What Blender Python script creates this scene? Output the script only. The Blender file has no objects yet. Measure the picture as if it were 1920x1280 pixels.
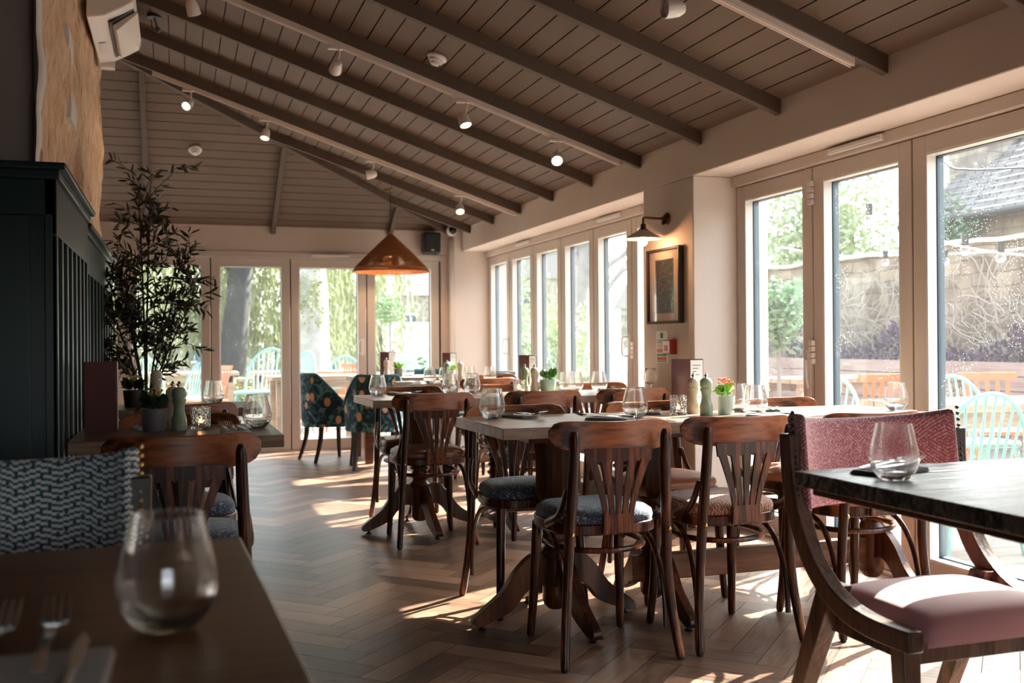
import bpy, math, random
from mathutils import Vector, Matrix, noise
PI = math.pi
R = random.Random(7)
S = bpy.context.scene
COL = S.collection

# ---------------------------------------------------------------- camera, sky, sun, exposure
cam = bpy.data.cameras.new('camera')
cam.lens = 35.53; cam.sensor_width = 36; cam.clip_start = .05; cam.clip_end = 300
cam.dof.use_dof = True; cam.dof.focus_distance = 3.9; cam.dof.aperture_fstop = 4.0
camo = bpy.data.objects.new('camera', cam); COL.objects.link(camo)
_F = Vector((.31609745, .9487251, .00175744)); _R = Vector((.94870426, -.31607667, -.00746757)); _U = Vector((.00652918, -.00402777, .99997057))
camo.matrix_world = Matrix(((_R.x, _U.x, -_F.x, 0), (_R.y, _U.y, -_F.y, 0), (_R.z, _U.z, -_F.z, 1.10), (0, 0, 0, 1)))
S.camera = camo

W = bpy.data.worlds.new('sky'); S.world = W; W.use_nodes = True
wn = W.node_tree.nodes; wl = W.node_tree.links
bg = wn['Background']; sky = wn.new('ShaderNodeTexSky'); sky.sky_type = 'NISHITA'
sky.sun_disc = False; sky.sun_elevation = math.radians(36); sky.sun_rotation = math.radians(65)
sky.air_density = 1.0; sky.dust_density = 3.0; sky.ozone_density = 1.0
hs = wn.new('ShaderNodeHueSaturation'); hs.inputs['Saturation'].default_value = .45
wl.new(sky.outputs[0], hs.inputs['Color']); wl.new(hs.outputs[0], bg.inputs[0]); bg.inputs[1].default_value = .8

sun = bpy.data.lights.new('sun', 'SUN'); sun.energy = 21; sun.angle = math.radians(.6); sun.color = (1, .93, .84)
suno = bpy.data.objects.new('sun', sun); COL.objects.link(suno)
_d = Vector((-1, -.45, -.80)).normalized()
suno.rotation_euler = _d.to_track_quat('-Z', 'Y').to_euler(); suno.location = (20, 9, 16)

S.view_settings.view_transform = 'Standard'; S.view_settings.look = 'None'
S.view_settings.exposure = 1.12; S.view_settings.gamma = 1; S.view_settings.use_curve_mapping = False

# ---------------------------------------------------------------- helpers: properties, meshes
def tag(o, label=None, cat=None, group=None, kind=None):
    if label: o['label'] = label
    if cat: o['category'] = cat
    if group: o['group'] = group
    if kind: o['kind'] = kind
    return o
def empty(name, label, cat, loc=(0, 0, 0), rz=0, group=None):
    o = bpy.data.objects.new(name, None); COL.objects.link(o); o.empty_display_size = .05
    o.location = loc; o.rotation_euler = (0, 0, rz)
    return tag(o, label, cat, group)
def copy_tree(o, parent=None, swap=None):
    c = o.copy(); COL.objects.link(c)
    if parent is not None: c.parent = parent
    if swap and o.type == 'MESH':
        for a, b in swap.items():
            if o.data.materials and o.data.materials[0] == a:
                c.material_slots[0].link = 'OBJECT'; c.material_slots[0].material = b
    for ch in [x for x in o.children]: copy_tree(ch, c, swap)
    return c
def place(proto, used, loc, rz, label, group=None, cat=None, swap=None, scale=None):
    o = copy_tree(proto, None, swap) if used else proto
    if not used and swap: 
        for ch in [o] + list(o.children):
            if ch.type == 'MESH' and ch.data.materials[0] in swap:
                ch.material_slots[0].link = 'OBJECT'; ch.material_slots[0].material = swap[ch.data.materials[0]]
    o.location = loc; o.rotation_euler = (0, 0, rz); o['label'] = label
    if group: o['group'] = group
    if scale: o.scale = scale
    return o

class MB:
    def __init__(s): s.v = []; s.f = []; s.m = []; s.uv = {}; s.T = Matrix.Identity(4)
    def add(s, vs, fs, mi=0):
        b = len(s.v)
        for p in vs: s.v.append(tuple(s.T @ Vector(p)))
        for f in fs: s.f.append(tuple(b + i for i in f)); s.m.append(mi)
    def box(s, x0, y0, z0, x1, y1, z1, mi=0):
        s.add([(x0, y0, z0), (x1, y0, z0), (x1, y1, z0), (x0, y1, z0), (x0, y0, z1), (x1, y0, z1), (x1, y1, z1), (x0, y1, z1)],
              [(0, 3, 2, 1), (4, 5, 6, 7), (0, 1, 5, 4), (1, 2, 6, 5), (2, 3, 7, 6), (3, 0, 4, 7)], mi)
    def hexa(s, lo, hi, mi=0):          # two quads, lower and upper
        s.add(list(lo) + list(hi), [(0, 3, 2, 1), (4, 5, 6, 7), (0, 1, 5, 4), (1, 2, 6, 5), (2, 3, 7, 6), (3, 0, 4, 7)], mi)
    def tube(s, path, r, n=10, mi=0, sq=(1, 1), up=None, closed=False):
        P = [Vector(p) for p in path]; k = len(P)
        rr = r if isinstance(r, (list, tuple)) else [r] * k
        T = []
        for i in range(k):
            if closed: t = P[(i + 1) % k] - P[i - 1]
            else: t = P[min(i + 1, k - 1)] - P[max(i - 1, 0)]
            T.append(t.normalized() if t.length > 1e-9 else Vector((0, 0, 1)))
        a = Vector(up) if up else (Vector((0, 0, 1)) if abs(T[0].z) < .9 else Vector((1, 0, 0)))
        N = (a - T[0] * a.dot(T[0])).normalized(); vs = []
        for i in range(k):
            if i: N = (N - T[i] * N.dot(T[i]))
            if N.length < 1e-6: N = T[i].orthogonal()
            N.normalize(); B = T[i].cross(N)
            for j in range(n):
                c = 2 * PI * j / n
                vs.append(P[i] + N * (math.cos(c) * rr[i] * sq[0]) + B * (math.sin(c) * rr[i] * sq[1]))
        fs = []
        for i in range(k if closed else k - 1):
            i2 = (i + 1) % k
            for j in range(n): fs.append((i * n + j, i * n + (j + 1) % n, i2 * n + (j + 1) % n, i2 * n + j))
        if not closed:
            fs.append(tuple(range(n - 1, -1, -1))); fs.append(tuple((k - 1) * n + j for j in range(n)))
        s.add(vs, fs, mi)
    def lathe(s, prof, n=24, c=(0, 0, 0), mi=0, closed=False):
        vs = []; k = len(prof)
        for r, z in prof:
            for j in range(n):
                a = 2 * PI * j / n; vs.append((c[0] + r * math.cos(a), c[1] + r * math.sin(a), c[2] + z))
        fs = []
        for i in range(k if closed else k - 1):
            i2 = (i + 1) % k
            for j in range(n): fs.append((i * n + j, i * n + (j + 1) % n, i2 * n + (j + 1) % n, i2 * n + j))
        if not closed:
            if prof[0][0] > 1e-6: fs.append(tuple(range(n - 1, -1, -1)))
            if prof[-1][0] > 1e-6: fs.append(tuple((k - 1) * n + j for j in range(n)))
        s.add(vs, fs, mi)
    def prism(s, poly, z0, z1, mi=0):
        n = len(poly); vs = [(x, y, z0) for x, y in poly] + [(x, y, z1) for x, y in poly]
        s.add(vs, [tuple(range(n - 1, -1, -1)), tuple(range(n, 2 * n))] + [(i, (i + 1) % n, n + (i + 1) % n, n + i) for i in range(n)], mi)
    def extr(s, poly, d, mi=0):         # 3-D polygon pushed along d
        n = len(poly); d = Vector(d); vs = [Vector(p) for p in poly]; vs = vs + [p + d for p in vs]
        s.add(vs, [tuple(range(n - 1, -1, -1)), tuple(range(n, 2 * n))] + [(i, (i + 1) % n, n + (i + 1) % n, n + i) for i in range(n)], mi)
    def slab(s, fn, nu, nv, th, mi=0):  # surface fn(u,v) with thickness th (vector fn or Vector)
        top = [[Vector(fn(i / nu, j / nv)) for j in range(nv + 1)] for i in range(nu + 1)]
        th = Vector(th) if not callable(th) else th
        bot = [[p + (th if isinstance(th, Vector) else Vector(th(i / nu, j / nv))) for j, p in enumerate(row)] for i, row in enumerate(top)]
        A = [p for r in top for p in r]; B = [p for r in bot for p in r]; w = nv + 1; o = len(A); fs = []
        for i in range(nu):
            for j in range(nv):
                q = (i * w + j, (i + 1) * w + j, (i + 1) * w + j + 1, i * w + j + 1)
                fs.append(q); fs.append(tuple(o + x for x in reversed(q)))
        ed = [i * w for i in range(nu + 1)] + [nu * w + j for j in range(1, nv + 1)] + [i * w + nv for i in range(nu - 1, -1, -1)] + [j for j in range(nv - 1, 0, -1)]
        for a, b in zip(ed, ed[1:] + ed[:1]): fs.append((a, o + a, o + b, b))
        s.add(A + B, fs, mi)
    def ball(s, c, r, n=10, m=6, mi=0, sz=1):
        pr = [(max(r * math.sin(PI * i / m), 1e-4), -r * sz * math.cos(PI * i / m)) for i in range(m + 1)]
        s.lathe(pr, n, c, mi)
    def leaf(s, p, d, w, up=None, mi=0, fold=.15):
        p = Vector(p); d = Vector(d); L = d.length
        if L < 1e-6: return
        t = d / L; u = Vector(up) if up else Vector((R.uniform(-1, 1), R.uniform(-1, 1), R.uniform(-.3, 1)))
        sd = t.cross(u)
        if sd.length < 1e-4: sd = t.orthogonal()
        sd.normalize(); n = sd.cross(t)
        s.add([p, p + d * .35 + sd * w * .5 + n * w * fold, p + d * .75 + sd * w * .38 + n * w * fold, p + d, p + d * .75 - sd * w * .38 + n * w * fold, p + d * .35 - sd * w * .5 + n * w * fold],
              [(0, 1, 2, 3), (0, 3, 4, 5)], mi)
    def build(s, name, mats, parent=None, smooth=True, bevel=0, ang=40, loc=None):
        me = bpy.data.meshes.new(name); me.from_pydata(s.v, [], s.f)
        if not isinstance(mats, (list, tuple)): mats = [mats]
        for m in mats: me.materials.append(m)
        if len(mats) > 1: me.polygons.foreach_set('material_index', s.m)
        me.update()
        if smooth:
            me.polygons.foreach_set('use_smooth', [True] * len(me.polygons)); me.set_sharp_from_angle(angle=math.radians(ang))
        o = bpy.data.objects.new(name, me); COL.objects.link(o)
        if parent is not None: o.parent = parent
        if loc: o.location = loc
        if bevel:
            b = o.modifiers.new('bevel', 'BEVEL'); b.width = bevel; b.segments = 2; b.limit_method = 'ANGLE'; b.angle_limit = math.radians(50)
        return o

def spline(pts, k=6):
    P = [Vector(p) for p in pts]; out = []
    for i in range(len(P) - 1):
        a = P[max(i - 1, 0)]; b = P[i]; c = P[i + 1]; d = P[min(i + 2, len(P) - 1)]
        for j in range(k):
            t = j / k
            out.append(.5 * ((2 * b) + (c - a) * t + (2 * a - 5 * b + 4 * c - d) * t * t + (3 * b - a - 3 * c + d) * t ** 3))
    out.append(P[-1]); return out
def lerp(a, b, t): return a + (b - a) * t

# ---------------------------------------------------------------- materials
def nodes(name):
    m = bpy.data.materials.new(name); m.use_nodes = True
    nt = m.node_tree; return m, nt.nodes, nt.links, nt.nodes['Principled BSDF']
def mat(name, col, rough=.6, metal=0, noise_amt=0, nscale=8, bump=0, bscale=40, spec=.5, sheen=0):
    m, n, l, b = nodes(name); b.inputs['Base Color'].default_value = (*col, 1); b.inputs['Roughness'].default_value = rough
    b.inputs['Metallic'].default_value = metal; b.inputs['Specular IOR Level'].default_value = spec
    if sheen: b.inputs['Sheen Weight'].default_value = sheen; b.inputs['Sheen Roughness'].default_value = .4
    tc = n.new('ShaderNodeTexCoord')
    if noise_amt:
        t = n.new('ShaderNodeTexNoise'); t.inputs['Scale'].default_value = nscale; t.inputs['Detail'].default_value = 4
        mx = n.new('ShaderNodeMix'); mx.data_type = 'RGBA'
        mx.inputs[6].default_value = (*[c * (1 - noise_amt) for c in col], 1); mx.inputs[7].default_value = (*[min(1, c * (1 + noise_amt)) for c in col], 1)
        l.new(tc.outputs['Object'], t.inputs['Vector']); l.new(t.outputs['Fac'], mx.inputs[0]); l.new(mx.outputs[2], b.inputs['Base Color'])
    if bump:
        t = n.new('ShaderNodeTexNoise'); t.inputs['Scale'].default_value = bscale; t.inputs['Detail'].default_value = 5
        bp = n.new('ShaderNodeBump'); bp.inputs['Strength'].default_value = bump; bp.inputs['Distance'].default_value = .01
        l.new(tc.outputs['Object'], t.inputs['Vector']); l.new(t.outputs['Fac'], bp.inputs['Height']); l.new(bp.outputs[0], b.inputs['Normal'])
    return m
def wood(name, dark, light, axis='X', scale=1.0, rough=.35, bump=.15, ring=14):
    m, n, l, b = nodes(name)
    tc = n.new('ShaderNodeTexCoord'); mp = n.new('ShaderNodeMapping'); sc = [9, 9, 9]; sc['XYZ'.index(axis)] = .9
    mp.inputs['Scale'].default_value = [x * scale for x in sc]
    n1 = n.new('ShaderNodeTexNoise'); n1.inputs['Scale'].default_value = 1.2; n1.inputs['Detail'].default_value = 3; n1.inputs['Distortion'].default_value = .6
    mul = n.new('ShaderNodeMath'); mul.operation = 'MULTIPLY'; mul.inputs[1].default_value = ring
    fr = n.new('ShaderNodeMath'); fr.operation = 'SINE'
    n2 = n.new('ShaderNodeTexNoise'); n2.inputs['Scale'].default_value = 10; n2.inputs['Detail'].default_value = 6
    ad = n.new('ShaderNodeMath'); ad.operation = 'MULTIPLY_ADD'; ad.inputs[1].default_value = .28
    l.new(tc.outputs['Object'], mp.inputs['Vector']); l.new(mp.outputs[0], n1.inputs['Vector']); l.new(mp.outputs[0], n2.inputs['Vector'])
    l.new(n1.outputs['Fac'], mul.inputs[0]); l.new(mul.outputs[0], fr.inputs[0]); l.new(fr.outputs[0], ad.inputs[0]); l.new(n2.outputs['Fac'], ad.inputs[2])
    cr = n.new('ShaderNodeValToRGB'); cr.color_ramp.elements[0].position = .25; cr.color_ramp.elements[0].color = (*dark, 1)
    cr.color_ramp.elements[1].position = .8; cr.color_ramp.elements[1].color = (*light, 1)
    l.new(ad.outputs[0], cr.inputs[0]); l.new(cr.outputs[0], b.inputs['Base Color'])
    b.inputs['Roughness'].default_value = rough; b.inputs['Specular IOR Level'].default_value = .36
    bp = n.new('ShaderNodeBump'); bp.inputs['Strength'].default_value = bump; bp.inputs['Distance'].default_value = .004
    l.new(ad.outputs[0], bp.inputs['Height']); l.new(bp.outputs[0], b.inputs['Normal'])
    return m
def emis(name, col, st):
    m, n, l, b = nodes(name); b.inputs['Base Color'].default_value = (*col, 1)
    b.inputs['Emission Color'].default_value = (*col, 1); b.inputs['Emission Strength'].default_value = st; return m
def fabric_spots(name, base, spot, scale, thr=.5, rough=.9, kind='wave'):
    m, n, l, b = nodes(name); tc = n.new('ShaderNodeTexCoord')
    cr = n.new('ShaderNodeValToRGB'); cr.color_ramp.interpolation = 'LINEAR'
    cr.color_ramp.elements[0].position = thr - .06; cr.color_ramp.elements[1].position = thr + .06
    cr.color_ramp.elements[0].color = (*base, 1); cr.color_ramp.elements[1].color = (*spot, 1)
    if kind == 'noise':
        t = n.new('ShaderNodeTexNoise'); t.inputs['Scale'].default_value = scale; t.inputs['Detail'].default_value = 2; t.inputs['Distortion'].default_value = 2.5
        l.new(tc.outputs['Object'], t.inputs['Vector']); l.new(t.outputs['Fac'], cr.inputs[0])
    elif kind == 'weave':
        t = n.new('ShaderNodeTexVoronoi'); t.inputs['Scale'].default_value = scale; t.distance = 'CHEBYCHEV'
        l.new(tc.outputs['Object'], t.inputs['Vector']); l.new(t.outputs['Distance'], cr.inputs[0])
    else:
        t = n.new('ShaderNodeTexWave'); t.inputs['Scale'].default_value = scale; t.inputs['Distortion'].default_value = 6; t.inputs['Detail'].default_value = 2; t.inputs['Detail Scale'].default_value = 3
        l.new(tc.outputs['Object'], t.inputs['Vector']); l.new(t.outputs['Fac'], cr.inputs[0])
    l.new(cr.outputs[0], b.inputs['Base Color']); b.inputs['Roughness'].default_value = rough; b.inputs['Sheen Weight'].default_value = .25
    return m
def uvgeo(name, fn, rough=.9, sheen=.3):
    m, n, l, b = nodes(name); fn(n, l, b); b.inputs['Roughness'].default_value = rough; b.inputs['Sheen Weight'].default_value = sheen; return m

def math_(n, l, op, a, b=None, c=None):
    x = n.new('ShaderNodeMath'); x.operation = op
    for i, q in enumerate((a, b, c)):
        if q is None: continue
        if isinstance(q, (int, float)): x.inputs[i].default_value = q
        else: l.new(q, x.inputs[i])
    return x.outputs[0]
def blend(n, l, b, fac, c0, c1):
    cr = n.new('ShaderNodeValToRGB'); cr.color_ramp.elements[0].position = .42; cr.color_ramp.elements[1].position = .58
    cr.color_ramp.elements[0].color = (*c0, 1); cr.color_ramp.elements[1].color = (*c1, 1)
    l.new(fac, cr.inputs[0]); l.new(cr.outputs[0], b.inputs['Base Color'])

MW = wood('chair_wood', (.024, .0068, .003), (.27, .080, .028), 'Z', 1.0, .30, .12, 10)
MWX = wood('rail_wood', (.036, .0105, .0045), (.31, .100, .037), 'X', 1.0, .32, .15, 15)
MPED = wood('pedestal_wood', (.014, .005, .003), (.13, .042, .017), 'Z', .8, .28, .1, 6)
MSTR = wood('stretcher_wood', (.09, .036, .016), (.25, .11, .055), 'X', .7, .35, .1, 8)
MOAK = wood('oak_top', (.23, .158, .115), (.46, .35, .275), 'X', .8, .28, .1, 7)
MOAKL = wood('brown_oak_top', (.14, .078, .042), (.34, .21, .13), 'X', .8, .3, .1, 7)
MFG = wood('walnut_top', (.10, .034, .012), (.27, .108, .045), 'X', .8, .3, .08, 5)
MDK = wood('charred_top', (.012, .008, .007), (.09, .068, .058), 'X', 1.1, .30, .9, 26)
MWALL = mat('wall_paint', (.64, .54, .48), .85, 0, .04, 3, .1, 60)
MFRAME = mat('door_frame_paint', (.60, .52, .465), .5)
MBEAD = mat('white_bead', (.75, .72, .69), .4)
MOUTF = mat('outer_frame_blue', (.045, .075, .10), .4)
MGAP = mat('door_gasket', (.006, .006, .006), .7)
MCEIL = mat('ceiling_paint', (.128, .083, .057), .62, 0, .08, 2.5)
MGROOVE = mat('board_groove', (.02, .014, .011), .9)
MRAFT = mat('rafter_paint', (.090, .058, .040), .6, 0, .06, 4)
MWHITE = mat('white_plastic', (.72, .68, .65), .35)
MTRACK = mat('track_enamel', (.62, .52, .46), .4)
MGREY = mat('grey_wall', (.30, .275, .275), .8)
MTEAL = mat('teal_paint', (.006, .026, .030), .36, 0, .12, 3)
MBLACK = mat('black_plastic', (.01, .01, .011), .45)
MCHROME = mat('steel', (.55, .55, .56), .22, 1)
MBRASS = mat('brass', (.62, .36, .13), .3, 1)
MDBRASS = mat('aged_brass', (.10, .055, .03), .35, .8)
MGREENM = mat('sage_lacquer', (.29, .36, .24), .22)
MCREAMM = mat('cream_lacquer', (.60, .47, .36), .25)
MMAROON = mat('maroon_leather', (.075, .011, .010), .38, 0, .2, 20)
MPAPER = mat('menu_paper', (.74, .72, .74), .8)
MINK = mat('ink', (.12, .10, .12), .9)
MLEATH = mat('brown_leather', (.13, .052, .028), .30, 0, .15, 12)
MTAN = mat('tan_leather', (.36, .15, .09), .32, 0, .1, 12)
MNAVY = fabric_spots('navy_tapestry', (.018, .034, .070), (.34, .34, .36), 75, .60, kind='noise')
MRUST = fabric_spots('rust_tapestry', (.19, .058, .032), (.42, .30, .22), 26, .72)
MVELV = mat('teal_velvet', (.006, .085, .115), .65, sheen=.6)
MPINKV = mat('pink_velvet', (.50, .23, .24), .8, sheen=.8)
MNAPK = mat('napkin_grey', (.24, .215, .205), .9, bump=.3, bscale=300)
MNAPW = mat('napkin_linen', (.75, .72, .70), .9)
MPOTG = mat('mint_ceramic', (.34, .50, .40), .3)
MPOTP = mat('grey_ceramic', (.17, .15, .165), .3)
MPOTD = mat('dark_ceramic', (.03, .025, .025), .4)
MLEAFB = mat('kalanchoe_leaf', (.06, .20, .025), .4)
MLEAFL = mat('leaf_painted_lit', (.22, .42, .05), .45)  # brighter copy of the pot plant leaf, light put into its colour
MLEAFD = mat('olive_leaf', (.045, .045, .022), .5)
MSTEM = mat('olive_stem', (.06, .04, .028), .8)
MPETAL = mat('pink_petal', (.75, .16, .10), .6)
MPETALY = mat('yellow_petal', (.65, .48, .15), .6)
MBULB = emis('bulb_glow', (1, .72, .42), 14)
MSPOTB = emis('spot_glow', (1, .80, .55), 4)
MFLAME = emis('candle_flame', (1, .45, .18), 9)
MTHREAD = mat('candle_wax', (.7, .65, .6), .6)
MOUTCH = mat('mint_paint', (.22, .42, .38), .4)
MORANGE = mat('orange_paint', (.55, .13, .04), .45)
MPLANK = wood('outdoor_oak', (.22, .13, .08), (.42, .28, .19), 'X', .5, .6, .1, 5)

def glassmat(name, rough=0, ior=1.45, bump=0):
    m, n, l, b = nodes(name); b.inputs['Base Color'].default_value = (1, 1, 1, 1); b.inputs['Transmission Weight'].default_value = 1
    b.inputs['Roughness'].default_value = rough; b.inputs['IOR'].default_value = ior
    if bump:
        tc = n.new('ShaderNodeTexCoord'); t = n.new('ShaderNodeTexVoronoi'); t.inputs['Scale'].default_value = 110
        bp = n.new('ShaderNodeBump'); bp.inputs['Strength'].default_value = bump; bp.inputs['Distance'].default_value = .004
        l.new(tc.outputs['Object'], t.inputs['Vector']); l.new(t.outputs['Distance'], bp.inputs['Height']); l.new(bp.outputs[0], b.inputs['Normal'])
    return m
def thin_glass():
    m, n, l, b = nodes('clear_glass'); b.inputs['Transmission Weight'].default_value = 1; b.inputs['Roughness'].default_value = 0; b.inputs['IOR'].default_value = 1.45; b.inputs['Base Color'].default_value = (1, 1, 1, 1)
    tr = n.new('ShaderNodeBsdfTransparent'); mx = n.new('ShaderNodeMixShader'); mx.inputs[0].default_value = .10; o = n['Material Output']
    l.new(b.outputs[0], mx.inputs[1]); l.new(tr.outputs[0], mx.inputs[2]); l.new(mx.outputs[0], o.inputs[0]); return m
MGLASS = thin_glass(); MGLASSP = glassmat('pressed_glass', .05, 1.45, 1.0)

def panemat():
    m = bpy.data.materials.new('window_glass'); m.use_nodes = True; n = m.node_tree.nodes; l = m.node_tree.links
    for x in list(n): n.remove(x)
    out = n.new('ShaderNodeOutputMaterial'); tr = n.new('ShaderNodeBsdfTransparent'); tr.inputs[0].default_value = (.93, .97, .96, 1)
    gl = n.new('ShaderNodeBsdfGlossy'); gl.inputs['Roughness'].default_value = .02
    lw = n.new('ShaderNodeLayerWeight'); lw.inputs[0].default_value = .5
    pw = n.new('ShaderNodeMath'); pw.operation = 'POWER'; pw.inputs[1].default_value = 4; fr = n.new('ShaderNodeMath'); fr.operation = 'MULTIPLY_ADD'; fr.inputs[1].default_value = .6; fr.inputs[2].default_value = .02
    l.new(lw.outputs['Facing'], pw.inputs[0]); l.new(pw.outputs[0], fr.inputs[0])
    m1 = n.new('ShaderNodeMixShader'); l.new(fr.outputs[0], m1.inputs[0]); l.new(tr.outputs[0], m1.inputs[1]); l.new(gl.outputs[0], m1.inputs[2])
    # thin translucent film added as haze over the view, and dried rain spots
    df = n.new('ShaderNodeBsdfTranslucent'); df.inputs[0].default_value = (.9, .93, .95, 1)
    tc = n.new('ShaderNodeTexCoord'); v = n.new('ShaderNodeTexVoronoi'); v.inputs['Scale'].default_value = 75; v.inputs['Randomness'].default_value = 1
    cr = n.new('ShaderNodeValToRGB'); cr.color_ramp.elements[0].position = .10; cr.color_ramp.elements[0].color = (.30, .30, .30, 1)
    cr.color_ramp.elements[1].position = .17; cr.color_ramp.elements[1].color = (0, 0, 0, 1)
    nz = n.new('ShaderNodeTexNoise'); nz.inputs['Scale'].default_value = 5; nz.inputs['Detail'].default_value = 3
    th = n.new('ShaderNodeValToRGB'); th.color_ramp.elements[0].position = .5; th.color_ramp.elements[1].position = .62
    mu = n.new('ShaderNodeMath'); mu.operation = 'MULTIPLY'; ad = n.new('ShaderNodeMath'); ad.operation = 'ADD'; ad.inputs[1].default_value = .006
    l.new(tc.outputs['Object'], v.inputs['Vector']); l.new(tc.outputs['Object'], nz.inputs['Vector'])
    l.new(v.outputs['Distance'], cr.inputs[0]); l.new(nz.outputs['Fac'], th.inputs[0]); l.new(cr.outputs[0], mu.inputs[0]); l.new(th.outputs[0], mu.inputs[1])
    l.new(mu.outputs[0], ad.inputs[0])
    m2 = n.new('ShaderNodeMixShader'); l.new(ad.outputs[0], m2.inputs[0]); l.new(m1.outputs[0], m2.inputs[1]); l.new(df.outputs[0], m2.inputs[2])
    l.new(m2.outputs[0], out.inputs[0]); return m
MPANE = panemat()

# ================================================================ SETTING
XW, XD, ZC, PM, PE, YB, ZB, ZS = 2.912, 3.223, 2.32, .3362, .538, 10.635, 2.3175, 2.085
def st(o): o['kind'] = 'structure'; return o
def zmain(x): return ZC + PM * (XW - x)
def yhip(x): return YB - (zmain(x) - ZB) / PE

# herringbone floor: planks of 0.12 x 0.48 laid point to point along the room
def floor_mat():
    m, n, l, b = nodes('herringbone_oak')
    at = n.new('ShaderNodeAttribute'); at.attribute_name = 'tone'; uv = n.new('ShaderNodeUVMap')
    mp = n.new('ShaderNodeMapping'); mp.inputs['Scale'].default_value = (2.5, 30, 1); t = n.new('ShaderNodeTexNoise'); t.inputs['Scale'].default_value = 2; t.inputs['Detail'].default_value = 8; t.inputs['Roughness'].default_value = .62; t.inputs['Distortion'].default_value = 1.2
    l.new(uv.outputs[0], mp.inputs['Vector']); l.new(mp.outputs[0], t.inputs['Vector'])
    cr = n.new('ShaderNodeValToRGB'); cr.color_ramp.elements[0].color = (.036, .016, .009, 1); cr.color_ramp.elements[1].color = (.35, .195, .125, 1)
    cr.color_ramp.elements[0].position = .15; cr.color_ramp.elements[1].position = .95
    mx = math_(n, l, 'MULTIPLY_ADD', t.outputs['Fac'], 1.15, math_(n, l, 'MULTIPLY_ADD', at.outputs['Fac'], .62, -.28))
    l.new(mx, cr.inputs[0]); l.new(cr.outputs[0], b.inputs['Base Color'])
    b.inputs['Roughness'].default_value = .34
    rr = math_(n, l, 'MULTIPLY_ADD', t.outputs['Fac'], .25, .24); l.new(rr, b.inputs['Roughness'])
    bp = n.new('ShaderNodeBump'); bp.inputs['Strength'].default_value = .35; bp.inputs['Distance'].default_value = .002
    l.new(t.outputs['Fac'], bp.inputs['Height']); l.new(bp.outputs[0], b.inputs['Normal'])
    return m
def build_floor():
    import bmesh
    bm = bmesh.new(); Wd, L = .115, .46; q = 1 / math.sqrt(2); g = .0012
    uvl = bm.loops.layers.uv.new('UVMap'); fl = bm.verts.layers.float.new('tone')
    x0, x1, y0, y1 = -3.2, 3.16, -3.0, 10.62
    def plank(a, b_, w, h):
        c = [(a + g, b_ + g), (a + w - g, b_ + g), (a + w - g, b_ + h - g), (a + g, b_ + h - g)]
        P = [((u - v) * q, (u + v) * q) for u, v in c]
        cx = sum(p[0] for p in P) / 4; cy = sum(p[1] for p in P) / 4
        if not (x0 - .4 < cx < x1 + .4 and y0 - .4 < cy < y1 + .4): return
        tone = R.random() ** 1.2; vs = [bm.verts.new((p[0], p[1], 0)) for p in P]
        for v in vs: v[fl] = tone
        f = bm.faces.new(vs); off = R.random() * 40
        for i, lp in enumerate(f.loops):
            u, v = c[i]; s, t = (u - a, v - b_) if w > h else (v - b_, u - a)
            lp[uvl].uv = (s + off, t + off * .37)
    for i in range(-90, 110):
        for j in range(-22, 26):
            a, b_ = i * Wd + j * L, i * Wd - j * L
            plank(a, b_, L, Wd); plank(a + L, b_ + Wd - L, Wd, L)
    for co, no in (((x1, 0, 0), (1, 0, 0)), ((x0, 0, 0), (-1, 0, 0)), ((0, y1, 0), (0, 1, 0)), ((0, y0, 0), (0, -1, 0))):
        bmesh.ops.bisect_plane(bm, geom=bm.verts[:] + bm.edges[:] + bm.faces[:], plane_co=co, plane_no=no, clear_outer=True)
    for f in bm.faces: f.material_index = 0
    vs = [bm.verts.new(p) for p in ((x0, y0, -.003), (x1, y0, -.003), (x1, y1, -.003), (x0, y1, -.003))]
    f = bm.faces.new(vs); f.material_index = 1
    vs2 = [bm.verts.new(p) for p in ((x0, y0, -.08), (x1, y0, -.08), (x1, y1, -.08), (x0, y1, -.08))]
    f = bm.faces.new(vs2[::-1]); f.material_index = 1
    for i in range(4): bm.faces.new((vs[i], vs2[i], vs2[(i + 1) % 4], vs[(i + 1) % 4])).material_index = 1
    me = bpy.data.meshes.new('floor'); bm.to_mesh(me); me.materials.append(floor_mat()); me.materials.append(MGROOVE)
    o = bpy.data.objects.new('floor', me); COL.objects.link(o); st(o)
build_floor()

# ---- right wall: header, piers
m = MB()
m.box(XW, -3.0, ZS, 3.42, 10.40, 2.72)
m.box(XW, 5.333, 0, 3.42, 6.0, ZS)
m.box(XW, -3.0, 0, 3.42, .76, ZS)
m.box(XW - .09, 10.40, 0, 3.42, 10.9, 2.72)
st(m.build('wall_right', MWALL, bevel=.006))
# ---- back wall above the doors and its returns
m = MB()
m.box(-3.2, YB, 2.06, 3.42, YB + .28, 2.6)
m.box(2.74, YB, 0, 3.42, YB + .28, 2.06)
m.box(-3.2, YB, 0, -2.86, YB + .28, 2.06)
st(m.build('wall_back', MWALL, bevel=.004))
# ---- left closure of the wider far end, and the wall behind the camera with its glazing openings
m = MB(); m.box(-3.4, -3.2, 0, -3.2, 10.9, 4.6); st(m.build('wall_left', MTEAL))
m = MB(); m.box(-3.4, -3.2, 1.75, 3.42, -3.0, 4.6); m.box(-3.4, -3.2, .5, -.9, -3.0, 1.75); m.box(1.0, -3.2, .5, 3.42, -3.0, 1.75); m.box(-3.4, -3.2, 0, 3.42, -3.0, .5)

st(m.build('wall_front', MTEAL))
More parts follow.
